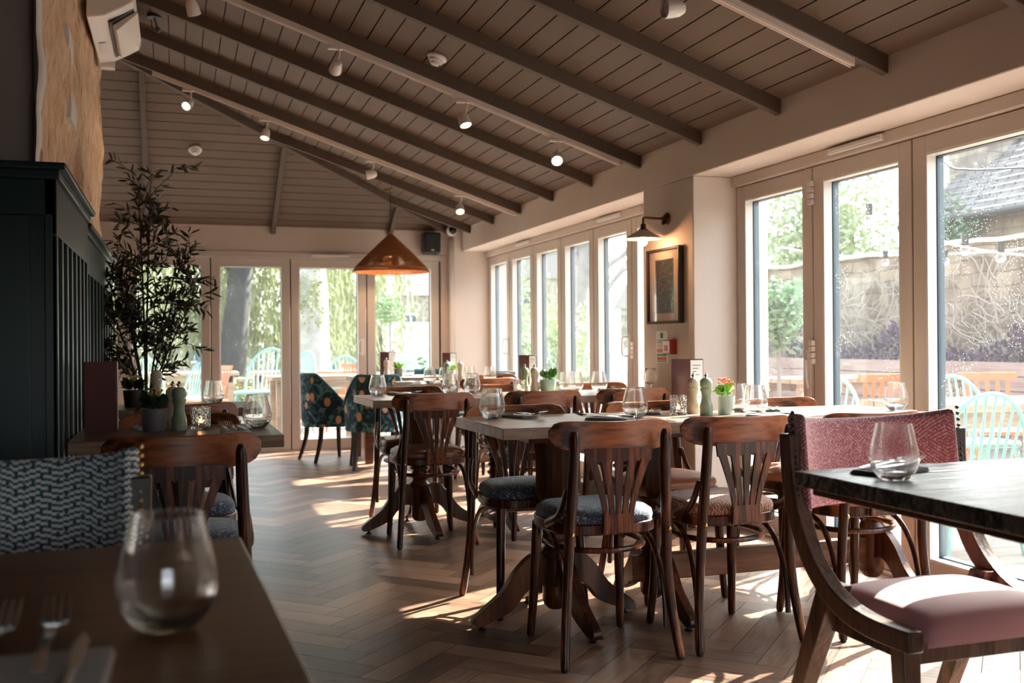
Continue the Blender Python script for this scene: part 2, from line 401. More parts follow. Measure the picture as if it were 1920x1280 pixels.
# ---- grey painted return wall at the upper left, with its thick plaster edge
m = MB()
m.box(-3.2, 4.60, 0, -.535, 4.72, 4.3)
st(m.build('wall_grey', MGREY))
m = MB()
def plast(u, v):
    z = lerp(1.3, 3.9, v); w = .012 * math.sin(z * 9) + .008 * math.sin(z * 23)
    return (lerp(-.550, -.522 + w * .8, u), 4.592 - .018 * math.sin(u * PI), z)
m.slab(plast, 4, 40, (0, .07, 0)); st(m.build('trim_20', mat('white_plaster', (.62, .60, .60), .8)))

# ---- rubble stone wall on the left
def stone_mat():
    m, n, l, b = nodes('cotswold_stone'); tc = n.new('ShaderNodeTexCoord')
    mp = n.new('ShaderNodeMapping'); mp.inputs['Scale'].default_value = (6, 5, 1.6)
    t = n.new('ShaderNodeTexNoise'); t.inputs['Scale'].default_value = 5; t.inputs['Detail'].default_value = 9; t.inputs['Roughness'].default_value = .65
    cr = n.new('ShaderNodeValToRGB'); e = cr.color_ramp.elements
    e[0].position = .30; e[0].color = (.20, .10, .05, 1); e[1].position = .62; e[1].color = (.88, .68, .50, 1)
    k = e.new(.40); k.color = (.74, .45, .25, 1)
    l.new(tc.outputs['Object'], mp.inputs['Vector']); l.new(mp.outputs[0], t.inputs['Vector']); l.new(t.outputs['Fac'], cr.inputs[0]); l.new(cr.outputs[0], b.inputs['Base Color'])
    t2 = n.new('ShaderNodeTexNoise'); t2.inputs['Scale'].default_value = 22; t2.inputs['Detail'].default_value = 8
    bp = n.new('ShaderNodeBump'); bp.inputs['Strength'].default_value = .9; bp.inputs['Distance'].default_value = .03
    l.new(mp.outputs[0], t2.inputs['Vector']); l.new(t2.outputs['Fac'], bp.inputs['Height']); l.new(bp.outputs[0], b.inputs['Normal']); b.inputs['Roughness'].default_value = .9
    return m
MSTONE = stone_mat()
m = MB()
def stone(u, v):
    y = lerp(4.64, 8.2, u); z = lerp(0, 4.1, v)
    d = noise.noise(Vector((y * 3.2, z * 2.2, 0))) * .035 + noise.noise(Vector((y * 9, z * 6, 4))) * .016 + noise.noise(Vector((y * 22, z * 14, 9))) * .007
    e = noise.noise(Vector((3, z * 3.1, 2))) * .06 * max(0, (u - .9) * 10)
    if 1.75 < z < 2.42 and 5.6 < y < 6.4: d -= .05 * min(1, (z - 1.75) * 5) * min(1, (2.42 - z) * 3)
    return (-.52 + d, y + e, z)
m.slab(stone, 150, 170, (-.22, 0, 0)); st(m.build('wall_stone', MSTONE, smooth=False))
m = MB()
m.slab(lambda u, v: (-.503 + .006 * math.sin(v * 9), lerp(5.55, 5.75, u) + v * -.05 + (1 - v) * .10 + (.12 * (1 - v) * u), lerp(2.28, 2.72, v)), 4, 14, (-.03, 0, 0))
st(m.build('trim_21', mat('lime_patch', (.66, .63, .60), .85)))

# ---- boarded ceiling: main pitch and hipped end
m = MB(); dx = .1132; x = XW
def upq(poly, th, mi=0, nrm=(0, 0, 1)): m.extr([Vector(p) for p in poly], Vector(nrm) * th, mi)
nm = Vector((PM, 0, 1)).normalized(); ne = Vector((0, PE, 1)).normalized()
while x > -3.15:
    xa, xb = x - .003, x - dx + .004
    m.extr([(xa, -3, zmain(xa)), (xb, -3, zmain(xb)), (xb, yhip(xb), zmain(xb)), (xa, yhip(xa), zmain(xa))], nm * .014, 0); x -= dx
x0, x1 = XW + .05, -3.2
m.extr([(x0, -3, zmain(x0)), (x1, -3, zmain(x1)), (x1, yhip(x1), zmain(x1)), (x0, yhip(x0), zmain(x0))][::1], nm * .05, 1)
for i in range(len(m.v) - 8, len(m.v)): m.v[i] = tuple(Vector(m.v[i]) + nm * .012)
dy = .1045; y = YB
def xhip(y): return XW - ((YB - y) * PE + ZB - ZC) / PM
while y > yhip(-3.2) + .1:
    ya, yb = y - .003, y - dy + .004; za, zb = ZB + (YB - ya) * PE, ZB + (YB - yb) * PE
    m.extr([(-3.2, ya, za), (xhip(ya), ya, za), (xhip(yb), yb, zb), (-3.2, yb, zb)], ne * .014, 0); y -= dy
yt = yhip(-3.2)
m.extr([(-3.2, YB, ZB), (XW, YB, ZB), (-3.2, yt, ZB + (YB - yt) * PE)], ne * .05, 1)
for i in range(len(m.v) - 6, len(m.v)): m.v[i] = tuple(Vector(m.v[i]) + ne * .012)
st(m.build('ceiling', [MCEIL, MGROOVE], smooth=False))
# roof covering above, keeps daylight out
m = MB(); m.extr([(3.42, -3.2, 2.5), (-3.4, -3.2, 4.78), (-3.4, 10.95, 4.78), (3.42, 10.95, 2.5)], (0, 0, .12)); st(m.build('ceiling_outer', MGREY, smooth=False))

tn = 1
def trim(mb, mt, **k):
    global tn
    o = st(mb.build('trim_%d' % tn, mt, **k)); tn += 1; return o
RH = .078
for k in range(-7, 9):                       # rafters
    y = 3.5947 + .8088 * k; m = MB(); xe = -3.15
    if y > yhip(-3.15): xe = xhip(y) 
    a = XW - .005
    m.hexa([(a, y, zmain(a) - RH), (a, y + .045, zmain(a) - RH), (xe, y + .045, zmain(xe) - RH), (xe, y, zmain(xe) - RH)],
           [(a, y, zmain(a) + .005), (a, y + .045, zmain(a) + .005), (xe, y + .045, zmain(xe) + .005), (xe, y, zmain(xe) + .005)])
    trim(m, MRAFT, bevel=.003)
for xx in (-2.65, -1.45, -.244, .961, 2.179):       # jack rafters of the hipped end
    m = MB(); y0 = YB - .005; z0 = ZB; y1 = max(yhip(xx), 7.2); z1 = ZB + (YB - y1) * PE
    m.hexa([(xx - .024, y0, z0 - RH), (xx + .024, y0, z0 - RH), (xx + .024, y1, z1 - RH), (xx - .024, y1, z1 - RH)],
           [(xx - .024, y0, z0 + .003), (xx + .024, y0, z0 + .003), (xx + .024, y1, z1 + .003), (xx - .024, y1, z1 + .003)])
    trim(m, MRAFT, bevel=.003)
m = MB(); xa, xb = XW - .1, -3.1; pa = Vector((xa, yhip(xa), zmain(xa))); pb = Vector((xb, yhip(xb), zmain(xb))); s = Vector((.55, -.85, 0)).normalized() * .028
m.hexa([pa - s - Vector((0, 0, .075)), pa + s - Vector((0, 0, .075)), pb + s - Vector((0, 0, .075)), pb - s - Vector((0, 0, .075))],
       [pa - s + Vector((0, 0, .02)), pa + s + Vector((0, 0, .02)), pb + s + Vector((0, 0, .02)), pb - s + Vector((0, 0, .02))])
trim(m, MRAFT, bevel=.003)

# ---- folding glazed doors: every leaf is a frame with bead, outer skin, pane and fittings
DN = 1
def leaf_door(a, b, z0, z1, out, hinge=None, handle=None, sash=.082):
    """a, b: floor ends of the leaf (Vector xy), out: unit vector to the outside"""
    global DN
    a = Vector((*a, 0)); b = Vector((*b, 0)); u = (b - a).normalized(); L = (b - a).length - .010; a = a + u * .005; o3 = Vector((*out, 0))
    o = None; mtx = Matrix((( u.x, o3.x, 0, a.x), (u.y, o3.y, 0, a.y), (0, 0, 1, 0), (0, 0, 0, 1)))
    H = z1 - z0
    def fr(sw, bt, n0, n1, L_=L, ins=0):
        m = MB(); m.T = mtx
        m.box(ins, n0, z0 + ins, sw, n1, z1 - ins); m.box(L_ - sw, n0, z0 + ins, L_ - ins, n1, z1 - ins)
        m.box(sw, n0, z0 + ins, L_ - sw, n1, z0 + bt); m.box(sw, n0, z1 - sw, L_ - sw, n1, z1 - ins); return m
    d = fr(sash, .10, -.022, .022).build('door_%d' % DN, MFRAME, bevel=.003); st(d); DN += 1
    fr(sash + .008, .108, -.020, .03, ins=.07).build('glazing_bead', MBEAD, d)
    fr(sash + .012, .115, .031, .072, ins=.004).build('outer_frame', MOUTF, d, bevel=.003)
    m = MB(); m.T = mtx; m.box(sash - .01, .0325, z0 + .08, L - sash + .01, .0375, z1 - sash + .01); m.build('pane', MPANE, d, smooth=False)
    m = MB(); m.T = mtx; m.box(L, -.012, z0, L + .010, .05, z1); m.build('gasket', MGAP, d, smooth=False)
    if hinge:
        for hz in hinge:
            m = MB(); m.T = mtx; 
            for k in range(4): m.box(L - .012, -.045, hz + k * .032, L + .022, -.022, hz + .028 + k * .032)
            m.build('hinge', MWHITE, d, bevel=.003)
    if handle == 'loop':
        m = MB(); m.T = mtx; m.box(L - .06, -.032, .98, L - .02, -.022, 1.16)
        m.tube(spline([(L - .04, -.03, 1.0), (L - .075, -.055, 1.0), (L - .09, -.06, 1.03), (L - .09, -.06, 1.11), (L - .075, -.055, 1.14), (L - .04, -.03, 1.14)]), .007, 8); m.build('pull_handle', MWHITE, d)
    if handle == 'bolt':
        m = MB(); m.T = mtx; m.box(L - .045, -.03, .80, L - .01, -.022, 1.05); m.tube([(L - .03, -.034, .85), (L - .03, -.045, .9), (L - .03, -.045, 1.0)], .008, 8); m.build('bolt_lever', MWHITE, d)
    if handle == 'lever':
        m = MB(); m.T = mtx; m.box(.02, -.034, .88, .055, -.022, 1.12); m.build('handle_plate', MWHITE, d, bevel=.004)
        m = MB(); m.T = mtx; m.tube(spline([(.038, -.03, 1.06), (.038, -.075, 1.06), (.05, -.085, 1.06), (.15, -.08, 1.065)]), .009, 8); m.build('lever', MCHROME, d)
    return d
Z0, Z1 = .012, 2.019
ys = [5.325 - .7605 * i for i in range(8)]
for i in range(6):
    leaf_door((XD, ys[i]), (XD, ys[i + 1]), Z0, Z1, (1, 0), hinge=(.98, 1.82, .25) if i == 0 else None, handle='bolt' if i == 0 else None)
yf = [10.40 - .7205 * i for i in range(7)]
for i in range(6):
    leaf_door((XD, yf[i]), (XD, yf[i + 1]), Z0, Z1, (1, 0), hinge=(1.82,) if i == 0 else ((.98,) if i == 4 else None), handle={0: 'loop', 2: 'bolt', 4: 'loop'}.get(i))
xb_ = [2.725 - .794 * i for i in range(8)]
for i in range(7):
    leaf_door((xb_[i + 1], YB + .05), (xb_[i], YB + .05), Z0, 1.99, (0, 1), handle={1: 'loop', 3: 'lever'}.get(i))
# head frames, thresholds
m = MB(); m.box(XD - .055, .76, Z1 + .004, 3.36, 5.333, ZS - .002); trim(m, MFRAME, bevel=.004)
m = MB(); m.box(XD - .055, 6.0, Z1 + .004, 3.36, 10.40, ZS - .002); trim(m, MFRAME, bevel=.004)
m = MB(); m.box(-2.86, YB - .012, 1.995, 2.74, YB + .14, 2.06); trim(m, MFRAME, bevel=.004)
m = MB(); m.box(3.16, 0, -.08, 3.40, 10.4, .010); trim(m, MFRAME)
m = MB(); m.box(-2.86, 10.62, -.08, 2.74, 10.85, .010); trim(m, MFRAME)
# trickle vents
def vent(a, b, lab):
    m = MB(); a = Vector(a); b = Vector(b); u = (b - a); L = u.length; u.normalize(); v = Vector((-u.y, u.x, 0))
    if v.x > 0 or v.y > 0: v = -v
    m.T = Matrix(((u.x, v.x, 0, a.x), (u.y, v.y, 0, a.y), (0, 0, 1, a.z), (0, 0, 0, 1)))
    m.box(0, 0, 0, L, .022, .03); m.box(.01, .022, .008, L - .01, .028, .018)
    tag(m.build('trickle_vent', MWHITE, bevel=.004), lab, 'vent')
vent((XD - .055, 3.95, 2.042), (XD - .055, 4.36, 2.042), 'slim white trickle vent above the large glass doors nearest the wall light')
vent((XD - .055, 6.92, 2.042), (XD - .055, 7.32, 2.042), 'slim white trickle vent over the far row of folding doors, nearer the pier')
vent((XD - .055, 8.95, 2.042), (XD - .055, 9.33, 2.042), 'slim white trickle vent over the far row of folding doors, near the room corner')
vent((1.35, YB - .012, 2.02), (1.75, YB - .012, 2.02), 'slim white trickle vent on the end wall left of the rattan pendant')

# ================================================================ FURNITURE
def bistro_chair(label, cushion_mat):
    t = empty('bistro_chair', label, 'chair')
    # seat frame: rounded horseshoe
    def outline(k=36, grow=0):
        P = []
        for i in range(k):
            a = 2 * PI * i / k; c, s = math.cos(a), math.sin(a); ex = .62
            px = math.copysign(abs(c) ** ex, c) * (.200 + grow); py = math.copysign(abs(s) ** ex, s) * (.192 + grow) + .012
            px *= 1 + .06 * (py / .2); P.append((px, py))
        return P
    m = MB(); o = outline(); inn = outline(grow=-.028)
    m.prism(o, .435, .474); m.build('seat', MW, t, bevel=.005)
    m = MB(); k = 36; rings = []
    for g, z in ((-.008, .474), (-.004, .488), (-.008, .505), (-.03, .519), (-.07, .527), (-.13, .531)):
        rings.append([(x, y, z) for x, y in outline(k, g)])
    vs = [p for r in rings for p in r] + [(0, .012, .532)]; fs = []
    for i in range(len(rings) - 1):
        for j in range(k): fs.append((i * k + j, i * k + (j + 1) % k, (i + 1) * k + (j + 1) % k, (i + 1) * k + j))
    q = (len(rings) - 1) * k
    for j in range(k): fs.append((q + j, q + (j + 1) % k, len(vs) - 1))
    fs.append(tuple(range(k - 1, -1, -1))); m.add(vs, fs); m.build('cushion', cushion_mat, t, ang=70)
    # curved top rail, rounded ends
    m = MB(); n = 26; h = 14
    def rail(u, v):
        s = u * 2 - 1; x = .235 * s; y = -.205 + .062 * s * s
        zc = .776 + .006 * s * s; hh = .050 * max(.05, (1 - abs(s) ** 9)) ** .5 + .002
        return (x, y + .008 * (v - .5), zc + .003 * s * s + (v * 2 - 1) * hh)
    m.slab(rail, n, 6, lambda u, v: (-(u * 2 - 1) * .009, .021, 0)); m.build('top_rail', MWX, t, bevel=.004, ang=60)
    # fan splat: five slats between a header and a foot plate
    m = MB(); 
    def yb(z): return lerp(-.196, -.206, (z - .45) / .3)
    xt = [-.106, -.054, 0, .054, .106]; xb = [-.046, -.023, 0, .023, .046]
    for a, b in zip(xt, xb):
        def sl(u, v, a=a, b=b):
            z = lerp(.498, .712, v); w = lerp(.0175, .033, v ** 1.5); x = b + (a - b) * v ** 1.35 + (u - .5) * w
            return (x, yb(z) - .004, z)
        m.slab(sl, 2, 9, (0, .010, 0))
    def head(u, v): return (lerp(-.124, .124, u) * lerp(.97, 1.02, v), yb(.72) - .004, lerp(.690 + .012 * abs(math.sin(u * PI * 5 - PI / 2 * 0)) , .738, v))
    m.slab(head, 30, 2, (0, .010, 0))
    def foot(u, v): return (lerp(-.056, .056, u) * lerp(1.04, .98, v), -.203, lerp(.443 + .006 * (1 - (2 * u - 1) ** 2), .510, v))
    m.slab(foot, 8, 4, (0, .014, 0)); 
    m.build('splat', MW, t, ang=50)
    for s in (-1, 1):
        m = MB(); pts = spline([(s * .168, -.222, .800), (s * .170, -.216, .70), (s * .175, -.208, .58), (s * .181, -.200, .46), (s * .186, -.194, .34), (s * .196, -.200, .20), (s * .208, -.218, .08), (s * .216, -.236, .006)], 5)
        rr = [.0165 + .0025 * math.sin(PI * min(1, i / 22)) for i in range(len(pts))]; rr[0] = .009; rr[1] = .015; rr[-1] = .0145
        m.tube(pts, rr, 12); L_ = m.build('leg', MW, t)
        m = MB(); m.ball((s * .181, -.222, .452), .0075, 8, 5); m.build('bolt', MBRASS, L_)
        m = MB(); m.lathe([(.011, 0), (.012, .004), (.012, .010)], 10, (s * .216, -.236, 0)); m.build('glide', MBLACK, L_)
        m = MB(); m.tube(spline([(s * .165, .168, .438), (s * .170, .178, .30), (s * .176, .188, .15), (s * .184, .203, .006)], 4), [.0205, .0203, .02, .0195, .019, .0187, .018, .0175, .017, .0165, .016, .0155, .0145], 12)
        F_ = m.build('leg', MW, t)
        m = MB(); m.lathe([(.011, 0), (.012, .004), (.012, .010)], 10, (s * .184, .203, 0)); m.build('glide', MBLACK, F_)
        m = MB(); m.tube(spline([(s * .182, -.186, .605), (s * .190, -.178, .575), (s * .197, -.165, .535), (s * .203, -.135, .500), (s * .206, -.08, .480), (s * .207, -.03, .462)], 4), [.009] + [.0135] * 19 + [.009], 8, sq=(.6, 1.2))
        m.build('side_bracket', MW, t)
        m = MB(); m.tube(spline([(s * .188, -.178, .10), (s * .189, -.168, .20), (s * .187, -.135, .31), (s * .182, -.075, .39), (s * .175, 0, .422), (s * .165, .075, .426), (s * .152, .125, .415), (s * .145, .128, .39), (s * .150, .09, .375)], 4), .0105, 8)
        m.build('bentwood_brace', MW, t)
    m = MB(); m.tube(spline([(.150, .13, .385), (.168, .06, .382), (.160, -.05, .380), (.105, -.125, .378), (0, -.152, .376), (-.105, -.125, .378), (-.160, -.05, .380), (-.168, .06, .382), (-.150, .13, .385)], 4), .0105, 8)
    m.build('stretcher_ring', MW, t)
    return t
CH = {'black': None}
proto_chair = bistro_chair('x', MNAVY); proto_used = False
GCH = 'fan-back bentwood chairs around the tables'
def chair(x, y, rz, seat, label):
    global proto_used
    place(proto_chair, proto_used, (x, y, 0), rz, label, GCH, swap={MNAVY: seat} if seat != MNAVY else None); proto_used = True
CHAIRS = [
 (1.444, 3.385, 0, MNAVY, 'navy-seated bentwood chair with its back to the viewer at the left oak table'),
 (1.400, 4.03, PI, MNAVY, 'dark bentwood chair with navy seat facing the viewer across the left oak table'),
 (1.948, 3.395, .02, MRUST, 'bentwood chair with rust patterned seat, seen from behind beside the sage pepper mill'),
 (2.055, 4.045, PI, MTAN, 'bentwood chair with tan leather seat facing the viewer behind the tealight and sage mill'),
 (2.520, 3.37, .03, MTAN, 'bentwood chair half hidden behind the pink upholstered chair'),
 (2.715, 4.045, PI, MTAN, 'tan leather bentwood chair across the table, in front of the glass door joint'),
 (1.348, 5.56, 0, MLEATH, 'brown leather bentwood chair seen from behind at the middle row square table'),
 (1.395, 6.17, PI, MLEATH, 'brown leather bentwood chair facing the viewer beyond the middle row square table'),
 (1.995, 5.57, 0, MLEATH, 'bentwood chair seen from behind in front of the mint pot with green plant'),
 (2.560, 5.57, 0, MLEATH, 'bentwood chair seen from behind below the framed picture'),
 (2.06, 6.20, PI, MLEATH, 'bentwood chair facing the viewer across the middle row, behind the mint pot'),
 (2.70, 6.18, PI, MLEATH, 'bentwood chair facing the viewer beside the far folding doors, middle row'),
 (2.33, 7.72, 0, MLEATH, 'far bentwood chair seen from behind, left of the pair by the far windows'),
 (2.62, 8.30, PI, MLEATH, 'far bentwood chair by the far windows, right of the pair'),
 (.020, 3.40, 0, MNAVY, 'navy-seated bentwood chair with its back to the viewer, beside the teal panelling'),
 (.015, 4.06, PI, MNAVY, 'navy-seated bentwood chair facing the viewer at the table beside the teal panelling'),
 (.05, 5.12, 0, MNAVY, 'bentwood chair seen from behind at the second table along the teal panelling'),
]
for c in CHAIRS: chair(*c)

TZ = .79
def pedestal(t, cx, cy, name='column'):
    m = MB(); n = 8; pr = [(.155, .735), (.150, .722)]
    m.box(cx - .165, cy - .165, .722, cx + .165, cy + .165, .748)
    m.lathe([(.088, .722), (.086, .70), (.080, .655), (.080, .52), (.072, .49), (.056, .465)][::-1], 8, (cx, cy, 0))
    m.build('top_block', MPED, t, ang=25, bevel=.003)
    m = MB(); m.lathe([(.03, .055), (.045, .07), (.052, .09), (.052, .12), (.050, .25), (.062, .262), (.064, .275), (.050, .288), (.046, .30), (.060, .315), (.060, .325), (.048, .335), (.046, .35), (.058, .362), (.058, .372), (.047, .38), (.056, .392), (.056, .40), (.047, .409), (.056, .42), (.056, .428), (.048, .437), (.056, .448), (.060, .46), (.060, .468)], 28, (cx, cy, 0))
    m.build(name, MPED, t)
def arch_foot(t, cx, cy, ang, reach=.33, h=.27, w=.024):
    ca, sa = math.cos(ang), math.sin(ang); m = MB()
    up = spline([(.03, 0, h), (.10, 0, h + .005), (.17, 0, h - .05), (.23, 0, h - .13), (reach - .03, 0, .085), (reach + .015, 0, .050), (reach + .022, 0, .030)], 4)
    lo = spline([(.03, 0, h - .13), (.09, 0, h - .115), (.14, 0, h - .145), (.19, 0, .068), (reach - .05, 0, .030), (reach - .01, 0, .018), (reach + .015, 0, .018)], 4)
    vs = []; k = len(up)
    for a, b in zip(up, lo):
        for p, s in ((a, -.75), (a, .75), (b, 1), (b, -1)):
            vs.append((cx + p.x * ca - s * w * sa, cy + p.x * sa + s * w * ca, p.z))
    fs = [(0, 1, 2, 3), tuple(4 * (k - 1) + i for i in (3, 2, 1, 0))]
    for i in range(k - 1):
        for j in range(4): fs.append((i * 4 + j, i * 4 + (j + 1) % 4, i * 4 + 4 + (j + 1) % 4, i * 4 + 4 + j))
    m.add(vs, fs); f = m.build('foot', MPED, t, bevel=.004)
    m = MB(); m.lathe([(.016, 0), (.017, .004), (.008, .008), (.008, .02)], 12, (cx + (reach - .02) * ca, cy + (reach - .02) * sa, 0)); m.build('glide', MBLACK, f)
def oak_table(x0, y0, x1, y1, label, peds, feet, stretcher=False, top=MOAK, th=.042, rot=0):
    t = empty('pedestal_table', label, 'table', ((x0 + x1) / 2, (y0 + y1) / 2, 0)); ox, oy = (x0 + x1) / 2, (y0 + y1) / 2
    m = MB(); m.box(x0 - ox, y0 - oy, TZ - th, x1 - ox, y1 - oy, TZ); m.build('tabletop', top, t, bevel=.003)
    for px, py in peds:
        pedestal(t, px - ox, py - oy)
        for a in feet: arch_foot(t, px - ox, py - oy, math.radians(a))
    if stretcher:
        m = MB(); xs = [p[0] for p in peds]; m.box(min(xs) - .10 - ox, peds[0][1] - .022 - oy, .125, max(xs) + .10 - ox, peds[0][1] + .022 - oy, .232)
        m.build('stretcher', MSTR, t, bevel=.004)
    return t
oak_table(1.125, 3.49, 1.745, 4.13, 'square greyish oak table on a four-footed pedestal, left end of central row', [(1.42, 3.74)], (5, 92, 183, 275))
oak_table(1.760, 3.48, 3.10, 4.12, 'long pale oak table on two beam-joined pedestals against the near window', [(1.855, 3.76), (2.93, 3.76)], (90, 270), True)
oak_table(1.03, 5.52, 1.67, 6.16, 'square oak table on a single four-footed pedestal in the middle row', [(1.37, 5.86)], (5, 92, 183, 275))
oak_table(1.685, 5.50, 2.895, 6.14, 'long pale oak table on two pedestals in the middle row by the far windows', [(1.85, 5.86), (2.72, 5.86)], (90, 270), True)
oak_table(1.72, 7.66, 3.0, 8.28, 'far oak table holding glasses and a white flowering plant', [(1.95, 7.96), (2.8, 7.96)], (90, 270), True)
oak_table(-.335, 3.56, .355, 4.14, 'brown oak table pushed against the teal panelling', [(.02, 3.86)], (40, 130, 220, 310), False, MOAKL)
oak_table(-.40, 5.20, .42, 5.78, 'second oak table along the teal panelling, below the olive branches', [(.02, 5.5)], (40, 130, 220, 310), False, MOAKL)

# far square table with chunky square legs under the pendant
t = empty('dining_table', 'far oak table with thick square legs between the teal armchairs under the pendant', 'table', (2.05, 9.6, 0))
m = MB(); m.box(-.45, -.42, .75, .45, .42, .79); m.build('tabletop', MOAK, t, bevel=.003)
for sx in (-1, 1):
    for sy in (-1, 1):
        m = MB(); m.hexa([(sx * .36 - .035, sy * .33 - .035, 0), (sx * .36 + .035, sy * .33 - .035, 0), (sx * .36 + .035, sy * .33 + .035, 0), (sx * .36 - .035, sy * .33 + .035, 0)],
                         [(sx * .36 - .05, sy * .33 - .05, .75), (sx * .36 + .05, sy * .33 - .05, .75), (sx * .36 + .05, sy * .33 + .05, .75), (sx * .36 - .05, sy * .33 + .05, .75)])
        m.build('leg', MSTR, t, bevel=.004)
m = MB(); m.box(-.34, -.03, .16, .34, .03, .22); m.build('stretcher', MSTR, t, bevel=.003)

# near left table, brown wood
t = empty('dining_table', 'brown wooden table in the left foreground carrying a large stemless glass', 'table', (-.40, 1.19, 0)); t.rotation_euler.z = .027
m = MB(); m.box(-.52, -.51, TZ - .035, .512, .488, TZ); m.build('tabletop', MFG, t, bevel=.003)
pedestal(t, -.05, 0)
for a in (45, 135, 225, 315): arch_foot(t, -.05, 0, math.radians(a), .36)
# near right table, charred grain
t = empty('dining_table', 'dark wire-brushed wooden table in the right foreground with a stemless glass near its corner', 'table', (1.86, 1.50, 0))
m = MB(); m.box(-.455, -.62, TZ - .036, .60, .585, TZ); m.build('tabletop', MDK, t, bevel=.003)
m = MB(); m.box(-.425, -.59, TZ - .056, .57, .555, TZ - .036); m.build('under_rail', MSTR, t, bevel=.003)
pedestal(t, .08, -.05)
for a in (40, 140, 220, 320): arch_foot(t, .08, -.05, math.radians(a), .36)

# ---- upholstered klismos-like chairs with a wrap-round back and curved side frames
def fab_pink(n, l, b):
    tc = n.new('ShaderNodeTexCoord'); sp = n.new('ShaderNodeSeparateXYZ'); l.new(tc.outputs['Object'], sp.inputs[0])
    # concentric diamond lattice with thread noise
    def tri(v, p): return math_(n, l, 'PINGPONG', v, p)
    a = tri(sp.outputs[0], .075); c = tri(sp.outputs[2], .075); d = math_(n, l, 'ADD', a, c)
    w = math_(n, l, 'SINE', math_(n, l, 'MULTIPLY', d, 640))
    t = n.new('ShaderNodeTexNoise'); t.inputs['Scale'].default_value = 190; t.inputs['Detail'].default_value = 2; l.new(tc.outputs['Object'], t.inputs['Vector'])
    f = math_(n, l, 'MULTIPLY_ADD', w, .16, math_(n, l, 'MULTIPLY_ADD', t.outputs['Fac'], 1.5, -.35))
    cr = n.new('ShaderNodeValToRGB'); cr.color_ramp.elements[0].position = .35; cr.color_ramp.elements[1].position = .75
    cr.color_ramp.elements[0].color = (.38, .13, .15, 1); cr.color_ramp.elements[1].color = (.86, .58, .60, 1)
    l.new(f, cr.inputs[0]); l.new(cr.outputs[0], b.inputs['Base Color'])
def fab_blue(n, l, b):
    tc = n.new('ShaderNodeTexCoord'); sp = n.new('ShaderNodeSeparateXYZ'); l.new(tc.outputs['Object'], sp.inputs[0])
    x = math_(n, l, 'MULTIPLY', sp.outputs[0], 1 / .040); z = math_(n, l, 'MULTIPLY', sp.outputs[2], 1 / .0108)
    st_ = math_(n, l, 'MULTIPLY', math_(n, l, 'ROUND', math_(n, l, 'MULTIPLY', math_(n, l, 'SINE', math_(n, l, 'MULTIPLY', x, PI)), 1.6)), .30)
    sx = math_(n, l, 'MULTIPLY', math_(n, l, 'ROUND', math_(n, l, 'MULTIPLY', math_(n, l, 'SINE', math_(n, l, 'MULTIPLY', x, 2.0)), 1.0)), .22)
    f = math_(n, l, 'FRACT', math_(n, l, 'ADD', math_(n, l, 'ADD', z, st_), sx))
    br = math_(n, l, 'GREATER_THAN', math_(n, l, 'FRACT', math_(n, l, 'MULTIPLY', math_(n, l, 'ADD', x, math_(n, l, 'MULTIPLY', math_(n, l, 'FLOOR', z), .37)), .9)), .86)
    k = math_(n, l, 'MAXIMUM', math_(n, l, 'GREATER_THAN', f, .54), br)
    mx = n.new('ShaderNodeMix'); mx.data_type = 'RGBA'; mx.inputs[6].default_value = (.80, .82, .84, 1); mx.inputs[7].default_value = (.03, .10, .125, 1)
    l.new(k, mx.inputs[0]); l.new(mx.outputs[2], b.inputs['Base Color'])
MFP = uvgeo('pink_diamond_weave', fab_pink); MFB = uvgeo('blue_basket_weave', fab_blue)
MCW = wood('curved_frame_wood', (.022, .012, .008), (.12, .062, .04), 'Z', 1.2, .3, .25, 14)
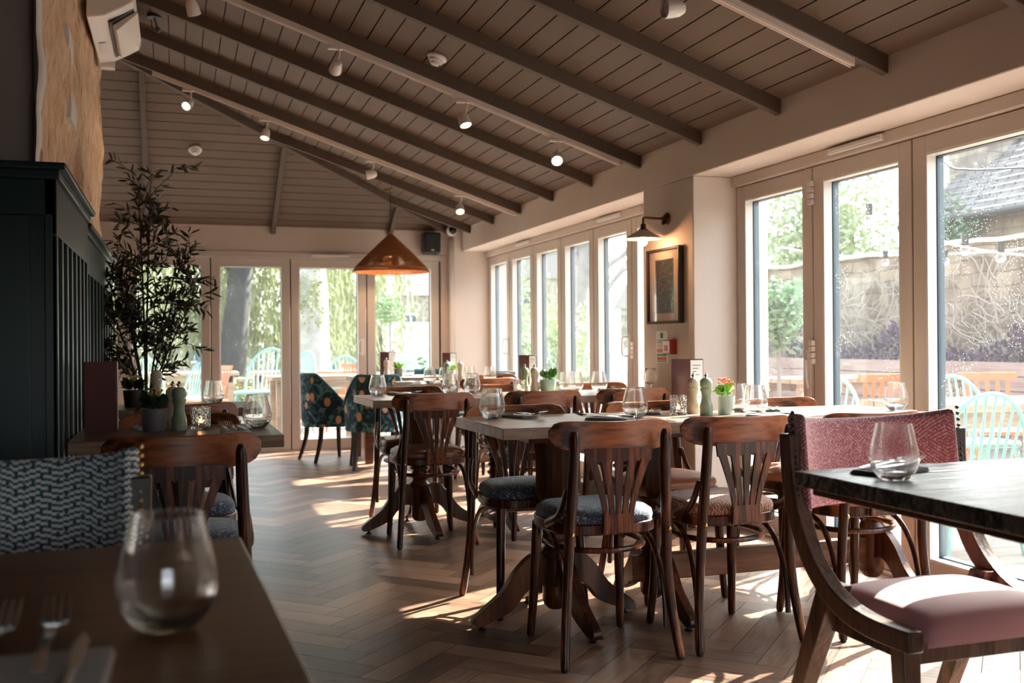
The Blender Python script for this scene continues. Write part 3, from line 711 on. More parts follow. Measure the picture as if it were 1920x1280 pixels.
def wrap_chair(label, bm, sm, nail, loc, rz, w=.285):
    """sitter faces +Y; back at -Y"""
    t = empty('upholstered_chair', label, 'chair', loc, rz)
    def bk(u, v):
        s = u * 2 - 1; z = lerp(.655, .885, v) + .030 * s * s * v
        return (w * math.sin(s * 1.35) / math.sin(1.35) , -.245 + .13 * (1 - math.cos(s * 1.35)) / (1 - math.cos(1.35)) - .03 * (v - .5), z)
    m = MB()
    m.slab(bk, 28, 10, lambda u, v: (-(u * 2 - 1) * .03, .036, 0)); B = m.build('backrest', bm, t, bevel=.012, ang=60)
    # domed fabric edges: nails up both sides
    for s in (0, 1):
        for i in range(17):
            p = Vector(bk(s, i / 16)); m = MB(); m.ball((p.x + (.004 if s else -.004) - (s * 2 - 1) * .006, p.y + .016, p.z), .0055, 8, 5); m.build('nail', nail, B)
    for s in (-1, 1):
        m = MB(); c = spline([(s * (w - .004), -.125, .86), (s * (w - .006), -.120, .76), (s * (w - .008), -.098, .66), (s * (w - .010), -.035, .545), (s * (w - .014), .06, .468), (s * (w - .02), .17, .438), (s * (w - .028), .31, .434)], 6)
        vs = []; n_ = len(c)
        for i, p in enumerate(c):
            tg = (c[min(i + 1, n_ - 1)] - c[max(i - 1, 0)]).normalized(); nn = Vector((0, -tg.z, tg.y)); hw = .021
            for a, b in ((-hw, -1), (hw, -1), (hw, 1), (-hw, 1)): vs.append(p + nn * a * 1.15 + Vector((b * .021, 0, 0)))
        fs = [(3, 2, 1, 0), tuple(4 * (n_ - 1) + q for q in range(4))]
        for i in range(n_ - 1):
            for j in range(4): fs.append((i * 4 + j, i * 4 + (j + 1) % 4, i * 4 + 4 + (j + 1) % 4, i * 4 + 4 + j))
        m.add(vs, fs); m.build('side_frame', MCW, t, bevel=.004)
        def sq(m, top, bot, a, b):
            m.hexa([(bot[0] - b, bot[1] - b, bot[2]), (bot[0] + b, bot[1] - b, bot[2]), (bot[0] + b, bot[1] + b, bot[2]), (bot[0] - b, bot[1] + b, bot[2])],
                   [(top[0] - a, top[1] - a, top[2]), (top[0] + a, top[1] - a, top[2]), (top[0] + a, top[1] + a, top[2]), (top[0] - a, top[1] + a, top[2])])
        m = MB(); sq(m, (s * (w - .035), .265, .43), (s * (w - .035), .285, 0), .024, .017); m.build('leg', MCW, t, bevel=.003)
        m = MB(); sq(m, (s * (w - .030), .02, .50), (s * (w - .020), -.20, 0), .030, .018); m.build('leg', MCW, t, bevel=.003)
    m = MB(); m.box(-w + .05, .255, .375, w - .05, .285, .425); m.box(-w + .04, -.03, .375, w - .04, .0, .425)
    for s in (-1, 1): m.box(s * (w - .055) - .012, 0, .375, s * (w - .055) + .012, .26, .425)
    m.build('seat_frame', MCW, t, bevel=.003)
    m = MB(); n1, n2 = 18, 18
    def pad(u, v):
        x = lerp(-1, 1, u); y = lerp(-1, 1, v); ed = (1 - abs(x) ** 6) * (1 - abs(y) ** 6)
        return (x * (w - .047), .135 + y * .190, .438 + .052 * ed ** .35 + .012 * (1 - x * x) * (1 - y * y))
    m.slab(pad, n1, n2, lambda u, v: (0, 0, -.0 - (pad(u, v)[2] - .424))); m.build('seat_cushion', sm, t, ang=70)
    return t
wrap_chair('pink upholstered chair with patterned wrap-round back and velvet seat at the right foreground table', MFP, MPINKV, MBLACK, (1.778, 2.14, 0), PI, .265)
wrap_chair('upholstered chair with blue and white basket-weave back and brass nails, left foreground', MFB, MPINKV, MBRASS, (-.345, 1.87, 0), PI)

# ---- teal floral tub chairs
def fab_floral():
    m, n, l, b = nodes('teal_floral_linen'); tc = n.new('ShaderNodeTexCoord')
    v = n.new('ShaderNodeTexVoronoi'); v.inputs['Scale'].default_value = 7.5; v.inputs['Randomness'].default_value = .85
    nz = n.new('ShaderNodeTexNoise'); nz.inputs['Scale'].default_value = 11; nz.inputs['Distortion'].default_value = 1.8; nz.inputs['Detail'].default_value = 1
    mp = n.new('ShaderNodeMapping'); mp.inputs['Scale'].default_value = (1.3, 1.3, .9); l.new(tc.outputs['Object'], mp.inputs['Vector'])
    l.new(mp.outputs[0], v.inputs['Vector']); l.new(tc.outputs['Object'], nz.inputs['Vector'])
    lf = n.new('ShaderNodeValToRGB'); e = lf.color_ramp.elements; e[0].position = .46; e[0].color = (.006, .022, .028, 1); e[1].position = .60; e[1].color = (.10, .20, .22, 1)
    k = e.new(.54); k.color = (.012, .10, .13, 1); l.new(nz.outputs['Fac'], lf.inputs[0])
    fl = n.new('ShaderNodeValToRGB'); e = fl.color_ramp.elements; e[0].position = .27; e[0].color = (1, 1, 1, 1); e[1].position = .31; e[1].color = (0, 0, 0, 1)
    l.new(v.outputs['Distance'], fl.inputs[0])
    fc = n.new('ShaderNodeValToRGB'); e = fc.color_ramp.elements; e[0].position = .3; e[0].color = (.62, .27, .09, 1); e[1].position = .7; e[1].color = (.72, .46, .30, 1)
    sp = n.new('ShaderNodeSeparateXYZ'); l.new(v.outputs['Color'], sp.inputs[0]); l.new(sp.outputs[0], fc.inputs[0])
    gate = math_(n, l, 'MULTIPLY', fl.outputs[0], math_(n, l, 'GREATER_THAN', sp.outputs[1], .35))
    mx = n.new('ShaderNodeMix'); mx.data_type = 'RGBA'; l.new(gate, mx.inputs[0]); l.new(lf.outputs[0], mx.inputs[6]); l.new(fc.outputs[0], mx.inputs[7])
    l.new(mx.outputs[2], b.inputs['Base Color']); b.inputs['Roughness'].default_value = .85; return m
MFLOR = fab_floral(); MTL = wood('tub_leg_wood', (.02, .010, .007), (.10, .055, .04), 'Z', 1, .35, .1, 8)
def tub_chair(label, loc, rz):
    """sitter faces +Y"""
    t = empty('tub_armchair', label, 'armchair', loc, rz); k = 40; rad = .27
    def wall(u, v):
        a = lerp(-1.22, 1.22, u); arm = max(0, (abs(a) - .62) / .60)
        topz = lerp(.82, .545, min(1, arm) ** 1.15) ; z = lerp(.33, topz, v)
        ex = 1 + .05 * (v - .3)
        x = math.sin(a * 1.08) * rad * ex * 1.03; y = -math.cos(a * 1.08) * rad * ex * 1.0 + (.10 * arm)
        return (x, y, z)
    m = MB(); m.slab(wall, k, 10, lambda u, v: (-math.sin(lerp(-1.22, 1.22, u)) * .02, math.cos(lerp(-1.22, 1.22, u)) * .02, 0)); m.build('outer_shell', MFLOR, t, ang=60)
    def inner(u, v):
        a = lerp(-1.2, 1.2, u); p = Vector(wall(lerp(.008, .992, u), v)); d = Vector((-p.x, -p.y, 0)).normalized(); return p + d * .021 + Vector((0, 0, .004 * v))
    m = MB(); m.slab(inner, k, 10, lambda u, v: (-math.sin(lerp(-1.22, 1.22, u)) * .045, math.cos(lerp(-1.22, 1.22, u)) * .045, .0)); m.build('inner_back', MVELV, t, bevel=.008, ang=60)
    m = MB(); pts = [Vector(wall(i / k, 1)) + Vector((0, 0, .006)) for i in range(k + 1)]; m.tube(pts, .012, 8); m.build('piping', MVELV, t)
    P = [(.235 * math.cos(a), .03 + .235 * math.sin(a)) if math.sin(a) < .3 else (.235 * math.copysign(abs(math.cos(a)) ** .5, math.cos(a)), .03 + .25 * min(1, math.sin(a) * 1.05)) for a in [2 * PI * i / 32 for i in range(32)]]
    m = MB(); m.prism(P, .33, .47); m.build('seat_cushion', MVELV, t, bevel=.02)
    for sx, sy, tx, ty in ((-1, -1, .05, -.075), (1, -1, .05, -.075), (-1, 1, .0, .02), (1, 1, .0, .02)):
        x, y = sx * .175, sy * .16; m = MB()
        m.tube(spline([(x, y, .34), (x + sx * .006, y + ty * .15, .22), (x + sx * .018, y + ty * .55, .10), (x + sx * .03, y + ty, 0)], 4), [.026, .026, .025, .025, .024, .023, .022, .021, .020, .020, .019, .018, .018], 4, up=(1, 0, 0)); m.build('leg', MTL, t, smooth=False)
    return t
tub_chair('floral teal tub armchair with its side to the viewer, the left one', (1.40, 9.72, 0), -PI / 2 + .25)
tub_chair('floral teal tub armchair with its back to the viewer, right of its twin', (1.70, 9.0, 0), -.10)
tub_chair('teal velvet tub armchair behind the far table, right of the small green plant', (2.42, 10.12, 0), PI - .3)
tub_chair('teal velvet tub armchair next to the far folding doors, mostly behind glasses', (2.72, 8.98, 0), 1.9)

# ================================================================ JOINERY, FITTINGS, LAMPS
def booth(label, x0, y0, x1, y1, zt, n):
    """high settle back: side towards the room is board-and-batten, end panel faces the viewer"""
    t = empty('settle_back', label, 'panelling', (x1, y0, 0)); w = x1 - x0; d = y1 - y0
    m = MB(); m.box(-w, .014, 0, -.014, d - .0, zt - .05); m.build('core', MTEAL, t, bevel=.002)
    m = MB(); m.box(-w, 0, zt - .16, 0, .014, zt - .05); m.box(-w, 0, 0, 0, .014, .12); m.box(-.035, 0, 0, 0, .014, zt - .05)
    x = -.035
    if w > .4:
        m.box(-.20, 0, .12, -.075, .014, zt - .16); m.box(-w, 0, .12, -.62, .014, zt - .16); m.box(-.36, .006, zt - .22, -.20, .014, zt - .16)
    m.build('end_panel_frame', MTEAL, t, bevel=.003)
    m = MB(); m.box(-.014, .0, zt - .22, 0, d, zt - .05); m.box(-.014, 0, 0, 0, d, .14)
    for i in range(n + 1):
        y = i * (d - .05) / n; m.box(-.014, y, .14, 0, y + .05, zt - .22)
    m.build('batten_frame', MTEAL, t, bevel=.003)
    m = MB(); m.box(-w, -.012, zt - .05, .012, d, zt - .02); m.box(-w, -.028, zt - .022, .030, d, zt); m.build('cornice', MTEAL, t, bevel=.006)
booth('dark teal panelled settle back with moulded cornice, nearest on the left', -1.7, 3.40, -.345, 4.58, 1.665, 7)
booth('second teal panelled settle back, beneath the stone wall', -.47, 4.98, -.385, 7.05, 1.66, 9)
booth('third teal panelled settle back, farthest, beside the olive tree', -1.2, 8.35, -.60, 9.2, 1.66, 4)

t = empty('air_conditioner', 'white wall-mounted air conditioner high on the rubble stone wall', 'air conditioner', (-.49, 6.5, 3.06))
m = MB(); prof = [(0, 0), (.10, .02), (.20, .075), (.262, .115), (.275, .15), (.265, .195), (.21, .235), (0, .29)]
m.extr([(x, 0, z) for x, z in prof], (0, 1.05, 0)); m.build('casing', MWHITE, t, bevel=.008, ang=30)
m = MB(); m.extr([(.115, .12, .02), (.255, .12, .118), (.255, .90, .118), (.115, .90, .02)], (.006, 0, -.008)); m.build('air_slot', MBLACK, t)
m = MB(); m.extr([(.135, .18, .018), (.16, .18, -.015), (.285, .18, .105), (.275, .18, .12)], (0, .62, 0)); m.build('louvre', MWHITE, t, bevel=.003)
m = MB(); m.extr([(.035, .55, .003), (.075, .55, .011), (.075, .78, .011), (.035, .78, .003)], (.001, 0, -.003)); m.build('rating_label', MPAPER, t)
m = MB(); m.box(.01, 1.05, -.02, .10, 1.13, .06); m.build('pipe_cover', MWHITE, t)

# spot tracks and their heads
def track(k, xa, xb, label):
    y = 3.5947 + .8088 * k + .022; m = MB()
    za, zb = zmain(xa) - RH, zmain(xb) - RH
    m.hexa([(xa, y - .018, za - .030), (xa, y + .018, za - .030), (xb, y + .018, zb - .030), (xb, y - .018, zb - .030)],
           [(xa, y - .018, za - .001), (xa, y + .018, za - .001), (xb, y + .018, zb - .001), (xb, y - .018, zb - .001)])
    for s in (-1, 1):
        m.hexa([(xa, y + s * .012 - .003, za - .036), (xa, y + s * .012 + .003, za - .036), (xb, y + s * .012 + .003, zb - .036), (xb, y + s * .012 - .003, zb - .036)],
               [(xa, y + s * .012 - .003, za - .029), (xa, y + s * .012 + .003, za - .029), (xb, y + s * .012 + .003, zb - .029), (xb, y + s * .012 - .003, zb - .029)])
    tag(m.build('light_track', MTRACK, smooth=False), label, 'light track', 'spotlight tracks under the rafters')
track(6, 2.86, -.16, 'white lighting track under the far rafter, meeting the hip beam')
track(3, 2.76, -.4, 'white lighting track across the middle of the ceiling')
track(0, 2.74, .6, 'white lighting track at the upper right corner, nearest the viewer')
def spot(k, x, d, label, lit, en=0):
    y = 3.5947 + .8088 * k + .022; z = zmain(x) - RH - .036; t = empty('track_spotlight', label, 'spotlight', (x, y, z), 0, 'small white spotlights on the tracks')
    m = MB(); m.box(-.055, -.016, -.016, .035, .016, .004); m.build('adaptor', MTRACK, t, bevel=.004)
    m = MB(); m.tube(spline([(.01, 0, -.014), (.012, 0, -.05), (-.004, 0, -.085)]), .008, 8); m.build('stem', MTRACK, t)
    d = Vector(d).normalized(); q = Vector((0, 0, -1)).rotation_difference(d).to_matrix().to_4x4(); c = Vector((-.004, 0, -.115))
    m = MB(); m.T = Matrix.Translation(c) @ q
    m.lathe([(.004, .045), (.022, .040), (.033, .02), (.037, -.01), (.039, -.045), (.034, -.047), (.031, -.03), (.0, -.025)], 20); m.build('head', MWHITE, t)
    m = MB(); m.T = Matrix.Translation(c) @ q; m.lathe([(.0005, -.032), (.024, -.034), (.030, -.036), (.030, -.031), (.0005, -.028)], 18); m.build('lens', MSPOTB if lit else MWHITE, t)
    if en:
        L = bpy.data.lights.new('spot_beam', 'SPOT'); L.energy = en; L.spot_size = 1.0; L.spot_blend = .7; L.color = (1, .72, .45); L.shadow_soft_size = .025
        o = bpy.data.objects.new('spot_beam', L); COL.objects.link(o); o.parent = t; o.location = c + d * .06; o.rotation_euler = d.to_track_quat('-Z', 'Y').to_euler()
spot(6, .119, (-.5, -.7, -.6), 'lit white spotlight on the far track, the leftmost, over the hipped end', True, 6)
spot(6, .716, (-.2, -.3, -.9), 'lit white spotlight, second from the left on the far track', True, 6)
spot(6, 1.588, (-.9, .2, -.15), 'unlit-looking white spotlight turned sideways on the far track', False)
spot(6, 2.357, (-.1, -.6, -.8), 'lit white spotlight at the right end of the far track', True, 6)
spot(3, .109, (.3, .5, -.9), 'white spotlight high at the left end of the middle track', False, 4)
spot(3, .926, (.0, .9, -.3), 'white spotlight facing away on the middle track, near the glowing rafter', False, 6)
spot(3, 1.714, (.15, -.35, -.9), 'lit white spotlight on the middle track below the smoke detector', True, 6)
spot(3, 2.327, (-.2, -.75, -.65), 'lit white spotlight at the right end of the middle track', True, 6)
spot(0, 1.903, (-.95, .0, -.12), 'large white spotlight turned sideways at the top of the view, nearest track', False, 6)

def smoke(p, n, label, r=.055):
    n = Vector(n).normalized(); q = Vector((0, 0, -1)).rotation_difference(n).to_matrix().to_4x4(); t = empty('smoke_detector', label, 'smoke detector', p)
    m = MB(); m.T = q; m.lathe([(.0, 0), (r, 0), (r, -.012), (r * .9, -.018), (r * .7, -.02)][::1], 24); m.build('base', MWHITE, t)
    m = MB(); m.T = q; m.lathe([(r * .72, -.018), (r * .72, -.034), (r * .55, -.038)], 20); m.lathe([(r * .42, -.036), (r * .42, -.052), (.0, -.056)], 20)
    for i in range(8): a = i * PI / 4; m.box(r * .55 * math.cos(a) - .004, r * .55 * math.sin(a) - .004, -.042, r * .55 * math.cos(a) + .004, r * .55 * math.sin(a) + .004, -.030)
    m.build('chamber', MWHITE, t)
smoke((1.481, 5.803, 2.798), (-PM, 0, -1), 'white round smoke detector on the boards at the top centre', .06)
smoke((.183, 9.587, 2.878), (0, -PE, -1), 'small white smoke detector on the hipped end boards at the left', .06)

# rattan cone pendant
t = empty('rattan_pendant', 'conical woven rattan pendant lampshade hanging by the end wall', 'pendant lamp', (2.03, 9.87, 2.62))
m = MB(); m.tube([(0, 0, 0), (0, 0, -.43)], .004, 6); m.build('cord', MBLACK, t)
m = MB(); m.lathe([(.0, .01), (.06, .008), (.06, -.004), (.0, -.006)], 16); m.build('ceiling_rose', MBRASS, t)
MRAT = mat('rattan', (.34, .13, .045), .65, 0, .35, 30)
m = MB()
for i in range(150):
    a = 2 * PI * i / 150; c, s = math.cos(a), math.sin(a); w = R.uniform(.9, 1.05)
    m.tube([(.015 * c, .015 * s, -.43), (.19 * c, .19 * s, -.60), (.355 * c, .355 * s, -.772)], [.003, .0052 * w, .0075 * w], 5)
m.build('shade', MRAT, t)
m = MB()
for z, r in ((-.50, .085), (-.58, .168), (-.66, .25), (-.72, .305), (-.772, .358)): m.tube([(r * math.cos(a), r * math.sin(a), z) for a in [2 * PI * i / 40 for i in range(40)]], .005, 6, closed=True)
for i in range(150):
    a = 2 * PI * i / 150; c, s = math.cos(a), math.sin(a); m.tube([(.353 * c, .353 * s, -.772), (.374 * math.cos(a + .05), .374 * math.sin(a + .05), -.805)], .0065, 5)
m.tube([(.374 * math.cos(a), .374 * math.sin(a), -.806) for a in [2 * PI * i / 40 for i in range(40)]], .005, 6, closed=True)
m.build('rim_weave', MRAT, t)
m = MB(); m.ball((0, 0, -.62), .04, 14, 8); m.build('bulb', MBULB, t)
def plight(n, p, e, r=.04, col=(1, .68, .38), parent=None):
    L = bpy.data.lights.new(n, 'POINT'); L.energy = e; L.color = col; L.shadow_soft_size = r
    o = bpy.data.objects.new(n, L); COL.objects.link(o); o.location = p
    if parent: o.parent = parent
plight('pendant_light', (0, 0, -.70), 7, .05, parent=t)

# brass wall lamp
t = empty('wall_lamp', 'brass wall lamp with a pale conical shade and lit bulb above the framed picture', 'wall lamp', (2.912, 5.66, 1.867))
m = MB(); m.T = Matrix.Rotation(-PI / 2, 4, 'Y'); m.lathe([(.0, 0), (.038, 0), (.038, .008), (.030, .018), (.014, .030), (.012, .040)], 20); m.build('wall_plate', MDBRASS, t)
m = MB(); m.tube(spline([(-.03, 0, 0), (-.10, 0, 0), (-.155, 0, .002), (-.167, 0, -.008), (-.167, 0, -.05)]), .0075, 10); m.ball((-.03, 0, -.03), .012); m.tube([(-.03, 0, 0), (-.03, 0, -.03)], .006, 6); m.build('arm', MDBRASS, t)
m = MB(); m.lathe([(.010, -.035), (.016, -.038), (.018, -.065), (.030, -.072), (.030, -.078)][::-1], 18, (-.167, 0, 0)); m.build('lamp_holder', MDBRASS, t)
MSH = mat('enamel_shade', (.60, .50, .42), .4)
m = MB(); m.lathe([(.024, -.072), (.118, -.128), (.116, -.131), (.022, -.078)], 36, (-.167, 0, 0), closed=True); m.build('lamp_shade', MSH, t)
m = MB(); m.lathe([(.0005, -.172), (.016, -.168), (.026, -.152), (.025, -.135), (.014, -.11), (.012, -.085)], 20, (-.167, 0, 0)); m.build('bulb', MBULB, t)
plight('wall_lamp_light', (-.167, 0, -.185), 2.6, .03, (1, .50, .24), parent=t)

# framed picture, notice, call point on the pier
t = empty('framed_picture', 'dark framed picture of shelves hanging on the pier below the brass lamp', 'picture', (2.912, 5.672, 1.45))
m = MB(); hw, hh, b = .222, .235, .016; D_ = -.036
m.box(D_, -hw, -hh, 0, -hw + b, hh); m.box(D_, hw - b, -hh, 0, hw, hh); m.box(D_, -hw + b, -hh, 0, hw - b, -hh + b); m.box(D_, -hw + b, hh - b, 0, hw - b, hh); m.build('frame', mat('picture_frame_wood', (.022, .008, .006), .6), t, bevel=.003)
m = MB(); m.box(-.018, -hw + b, -hh + b, -.012, hw - b, hh - b); m.build('mount', mat('mount_card', (.60, .48, .40), .9), t)
ma, n, l, b_ = nodes('shelf_print'); tc = n.new('ShaderNodeTexCoord'); mp = n.new('ShaderNodeMapping'); mp.inputs['Scale'].default_value = (1, 28, 60); nz = n.new('ShaderNodeTexNoise'); nz.inputs['Scale'].default_value = 1
sp = n.new('ShaderNodeSeparateXYZ'); l.new(tc.outputs['Object'], sp.inputs[0]); sh = math_(n, l, 'LESS_THAN', math_(n, l, 'FRACT', math_(n, l, 'MULTIPLY', sp.outputs[2], 13)), .14)
cr = n.new('ShaderNodeValToRGB'); e = cr.color_ramp.elements; e[0].position = .38; e[0].color = (.008, .009, .010, 1); e[1].position = .68; e[1].color = (.16, .11, .08, 1); e.new(.52).color = (.03, .045, .04, 1)
mx = n.new('ShaderNodeMix'); mx.data_type = 'RGBA'; mx.inputs[7].default_value = (.08, .03, .018, 1)
l.new(tc.outputs['Object'], mp.inputs[0]); l.new(mp.outputs[0], nz.inputs[0]); l.new(nz.outputs[0], cr.inputs[0]); l.new(cr.outputs[0], mx.inputs[6]); l.new(sh, mx.inputs[0]); l.new(mx.outputs[2], b_.inputs[0])
m = MB(); m.box(-.020, -.122, -.17, -.018, .118, .165); m.build('print', ma, t)
m = MB(); m.box(-.026, -hw + b, -hh + b, -.024, hw - b, hh - b); m.build('glazing', glassmat('picture_glass', 0, 1.2), t, smooth=False)
t = empty('fire_notice', 'small cream fire action notice on the pier under the picture', 'sign', (2.912, 5.745, 1.07))
m = MB(); m.box(-.003, -.079, -.10, 0, .079, .10); m.build('board', mat('notice_cream', (.80, .78, .66), .6), t)
for z0, z1, c in ((.056, .088, (.05, .22, .30)), (.022, .046, (.42, .50, .42)), (-.004, .016, (.60, .50, .40)), (-.036, -.012, (.62, .22, .16)), (-.058, -.044, (.12, .26, .22)), (-.084, -.064, (.60, .13, .10)), (-.094, -.088, (.10, .22, .20))):
    m = MB(); w = .066 if z0 < .05 else .018; m.box(-.0042, -w, z0, -.003, w, z1); m.build('printed_band', mat('ink_%d' % int(900 + z0 * 1e3), c, .7), t)
t = empty('call_point', 'small red and white call point box beside the notice', 'call point', (2.912, 5.60, 1.07))
m = MB(); m.box(-.045, -.050, -.045, 0, .050, .045); m.build('back_box', mat('call_red', (.30, .02, .02), .4), t, bevel=.004)
m = MB(); m.box(-.049, -.042, -.037, -.045, .042, .037); m.build('front_plate', MWHITE, t)
m = MB(); m.box(-.052, -.020, -.025, -.049, .020, .010); m.build('break_glass', mat('call_pink', (.55, .12, .14), .4), t)

# speaker and dome camera in the far corner, dark ceiling sensor
t = empty('loudspeaker', 'black wall loudspeaker in the far corner above the doors', 'speaker', (2.60, 10.635, 2.06))
m = MB(); m.box(-.09, -.20, 0, .09, -.03, .225); m.build('cabinet', MBLACK, t, bevel=.018)
m = MB(); m.box(-.015, -.205, .03, .015, -.2, .042); m.build('badge', MWHITE, t)
m = MB(); m.box(-.02, -.03, .08, .02, 0, .14); m.build('bracket', MBLACK, t)
t = empty('dome_camera', 'white dome security camera at the far corner under the rafters', 'camera', (2.795, 10.398, 2.30))
m = MB(); m.T = Matrix.Rotation(PI / 2, 4, 'X'); m.lathe([(.0, 0), (.058, 0), (.058, .03), (.045, .05)], 24); m.build('housing', MWHITE, t)
m = MB(); m.T = Matrix.Rotation(PI / 2, 4, 'X'); m.lathe([(.042, .045), (.036, .07), (.018, .088), (.0005, .092)], 20); m.build('dome', mat('dark_dome', (.01, .01, .012), .08), t)
xs_ = -.12; ys_ = 7.25
t = empty('ceiling_sensor', 'small dark sensor fixed to the boards above the left end of the far track', 'sensor', (xs_, ys_, zmain(xs_) + .0))
m = MB(); m.lathe([(.0, 0), (.05, 0), (.05, -.02), (.0, -.022)], 18); m.build('base', MBLACK, t)
m = MB(); m.tube([(0, 0, -.02), (.02, 0, -.09)], .006, 6); m.ball((.02, 0, -.10), .022, 10, 6); m.build('head', MRAFT, t)

# ================================================================ TABLEWARE
def tumbler(label, loc, s=1.0, group='stemless wine glasses on the tables', proto=[None]):
    if proto[0] is None:
        t = empty('stemless_glass', label, 'glass', loc, 0, group)
        out = [(.0, 0), (.024, 0), (.031, .003), (.040, .012), (.049, .026), (.0535, .042), (.0530, .056), (.049, .078), (.044, .100), (.0395, .122), (.0385, .1255)]
        inn = [(.0372, .1255), (.0382, .121), (.0428, .099), (.0477, .077), (.0516, .056), (.0520, .043), (.0475, .028), (.038, .017), (.024, .012), (.0, .011)]
        P = [tuple(p) for p in spline([(a, 0, b) for a, b in out[1:]], 3)]; Q = [tuple(p) for p in spline([(a, 0, b) for a, b in inn[:-1]], 3)]
        m = MB(); m.lathe([(.0004, 0)] + [(p[0], p[2]) for p in P] + [(p[0], p[2]) for p in Q] + [(.0004, .011)], 40)
        m.build('bowl', MGLASS, t, ang=80); proto[0] = t
    else:
        t = copy_tree(proto[0]); t.location = loc; t['label'] = label; t['group'] = group
    t.scale = (s, s, s); return t
G = [((-.01, 1.175), 'large stemless glass on the brown table in the left foreground'),
 ((1.515, 1.865), 'stemless glass near the corner of the dark table in the right foreground'),
 ((1.235, 3.97), 'stemless glass at the left end of the central oak table'),
 ((1.800, 3.80), 'stemless glass in the middle of the central row, behind the navy-seated chair'),
 ((2.330, 3.74), 'stemless glass right of the small white pot, front one of two'),
 ((2.350, 3.92), 'stemless glass right of the small white pot, rear one of two'),
 ((3.02, 3.70), 'stemless glass by the window beyond the pink chair'),
 ((.290, 3.90), 'stemless glass at the right end of the table by the teal panelling'),
 ((.19, 5.56), 'stemless glass on the second panelling table in front of the glass door'),
 ((1.16, 6.06), 'stemless glass on the left corner of the middle row table, by the floral chair'),
 ((1.60, 6.00), 'stemless glass on the middle row table behind the brown leather chair, left'),
 ((1.745, 6.03), 'stemless glass on the middle row table behind the brown leather chair, right'),
 ((2.335, 5.92), 'stemless glass beside the mint pot, nearest of three'),
 ((2.43, 6.02), 'stemless glass beside the mint pot, second of three'),
 ((2.58, 5.98), 'stemless glass beside the mint pot, rightmost of three'),
 ((1.90, 7.76), 'stemless glass on the far table left of the flowering plant'),
 ((2.02, 7.74), 'stemless glass on the far table in front of the flowering plant'),
 ((2.28, 7.95), 'stemless glass on the far table right of the flowering plant'),
 ((2.42, 7.84), 'stemless glass at the right of the far table'),
 ((2.12, 9.50), 'stemless glass on the square table under the pendant')]
for (x, y), lab in G: tumbler(lab, (x, y, TZ))
t = empty('wine_glass', 'wide wine glass on the middle row table against the pier', 'glass', (2.855, 5.80, TZ))
m = MB(); m.lathe([(.0004, 0), (.032, .001), (.030, .004), (.006, .010), (.004, .03), (.007, .036), (.030, .052), (.042, .075), (.041, .10), (.033, .145), (.032, .145), (.040, .10), (.041, .075), (.029, .054), (.0004, .042)], 32); m.build('bowl', MGLASS, t, ang=80)

def mill(label, loc, mt, s=1.0, group='sage pepper mills'):
    t = empty('pepper_mill', label, 'pepper mill', loc, 0, group); t.scale = (s, s, s)
    m = MB(); m.lathe([(.0005, 0), (.026, 0), (.0275, .004), (.0275, .022), (.0265, .026), (.0275, .029), (.0275, .040), (.0255, .046), (.022, .056), (.0195, .070), (.0185, .082), (.020, .094), (.0235, .104), (.0245, .108), (.0245, .116), (.0005, .117)], 32); m.build('body', mt, t, ang=35)
    m = MB(); m.lathe([(.0005, .118), (.0235, .118), (.0245, .121), (.026, .130), (.0255, .142), (.021, .152), (.012, .158), (.0005, .159)], 32); m.build('cap', mt, t, ang=35)
    m = MB(); m.lathe([(.005, .158), (.005, .162), (.009, .165), (.009, .170), (.004, .174), (.006, .178), (.0005, .181)], 14); m.build('knob', MCHROME, t)
mill('sage green pepper mill in the central table setting, in front of the cream one', (2.125, 3.79, TZ), MGREENM)
mill('cream mill just left of and behind the sage one on the central table', (2.125, 3.90, TZ), MCREAMM, .98, 'cream salt mills')
mill('large sage green pepper mill on the table by the teal panelling', (.012, 3.90, TZ), MGREENM, 1.0)
mill('cream mill hidden behind the sage mill on the table by the teal panelling', (-.01, 4.02, TZ), MCREAMM, .98, 'cream salt mills')
mill('cream mill on the second panelling table', (-.095, 5.60, TZ), MCREAMM, 1.15, 'cream salt mills')
mill('cream mill left of the mint pot in the middle row', (2.105, 5.88, TZ), MCREAMM, 1.0, 'cream salt mills')
mill('sage pepper mill peeking out left of the cream mill in the middle row', (2.068, 5.96, TZ), MGREENM)
mill('sage mill under the flowering plant on the far table', (2.07, 7.86, TZ), MGREENM)
mill('cream mill under the flowering plant on the far table', (2.19, 7.90, TZ), MCREAMM, 1.0, 'cream salt mills')
mill('cream mill on the square table under the pendant', (1.93, 9.62, TZ), MCREAMM, 1.0, 'cream salt mills')

def tealight(label, loc):
    t = empty('tealight_holder', label, 'candle holder', loc, 0, 'cut-glass tealight holders')
    m = MB(); m.lathe([(.0005, 0), (.034, 0), (.036, .004), (.036, .083), (.034, .084), (.032, .083), (.032, .012), (.0005, .010)], 32); m.build('glass_cup', MGLASSP, t)
    m = MB(); m.lathe([(.0005, .012), (.020, .012), (.020, .024), (.0005, .024)], 18); m.build('candle', MTHREAD, t)
    m = MB(); m.lathe([(.0005, .026), (.005, .032), (.004, .040), (.0005, .048)], 10); m.build('flame', MFLAME, t)
tealight('cut-glass tealight holder left of the mills on the central table', (2.03, 3.86, TZ))
tealight('cut-glass tealight holder right of the sage mill by the teal panelling', (.088, 3.93, TZ))
tealight('cut-glass tealight holder left of the mills in the middle row', (2.02, 5.93, TZ))

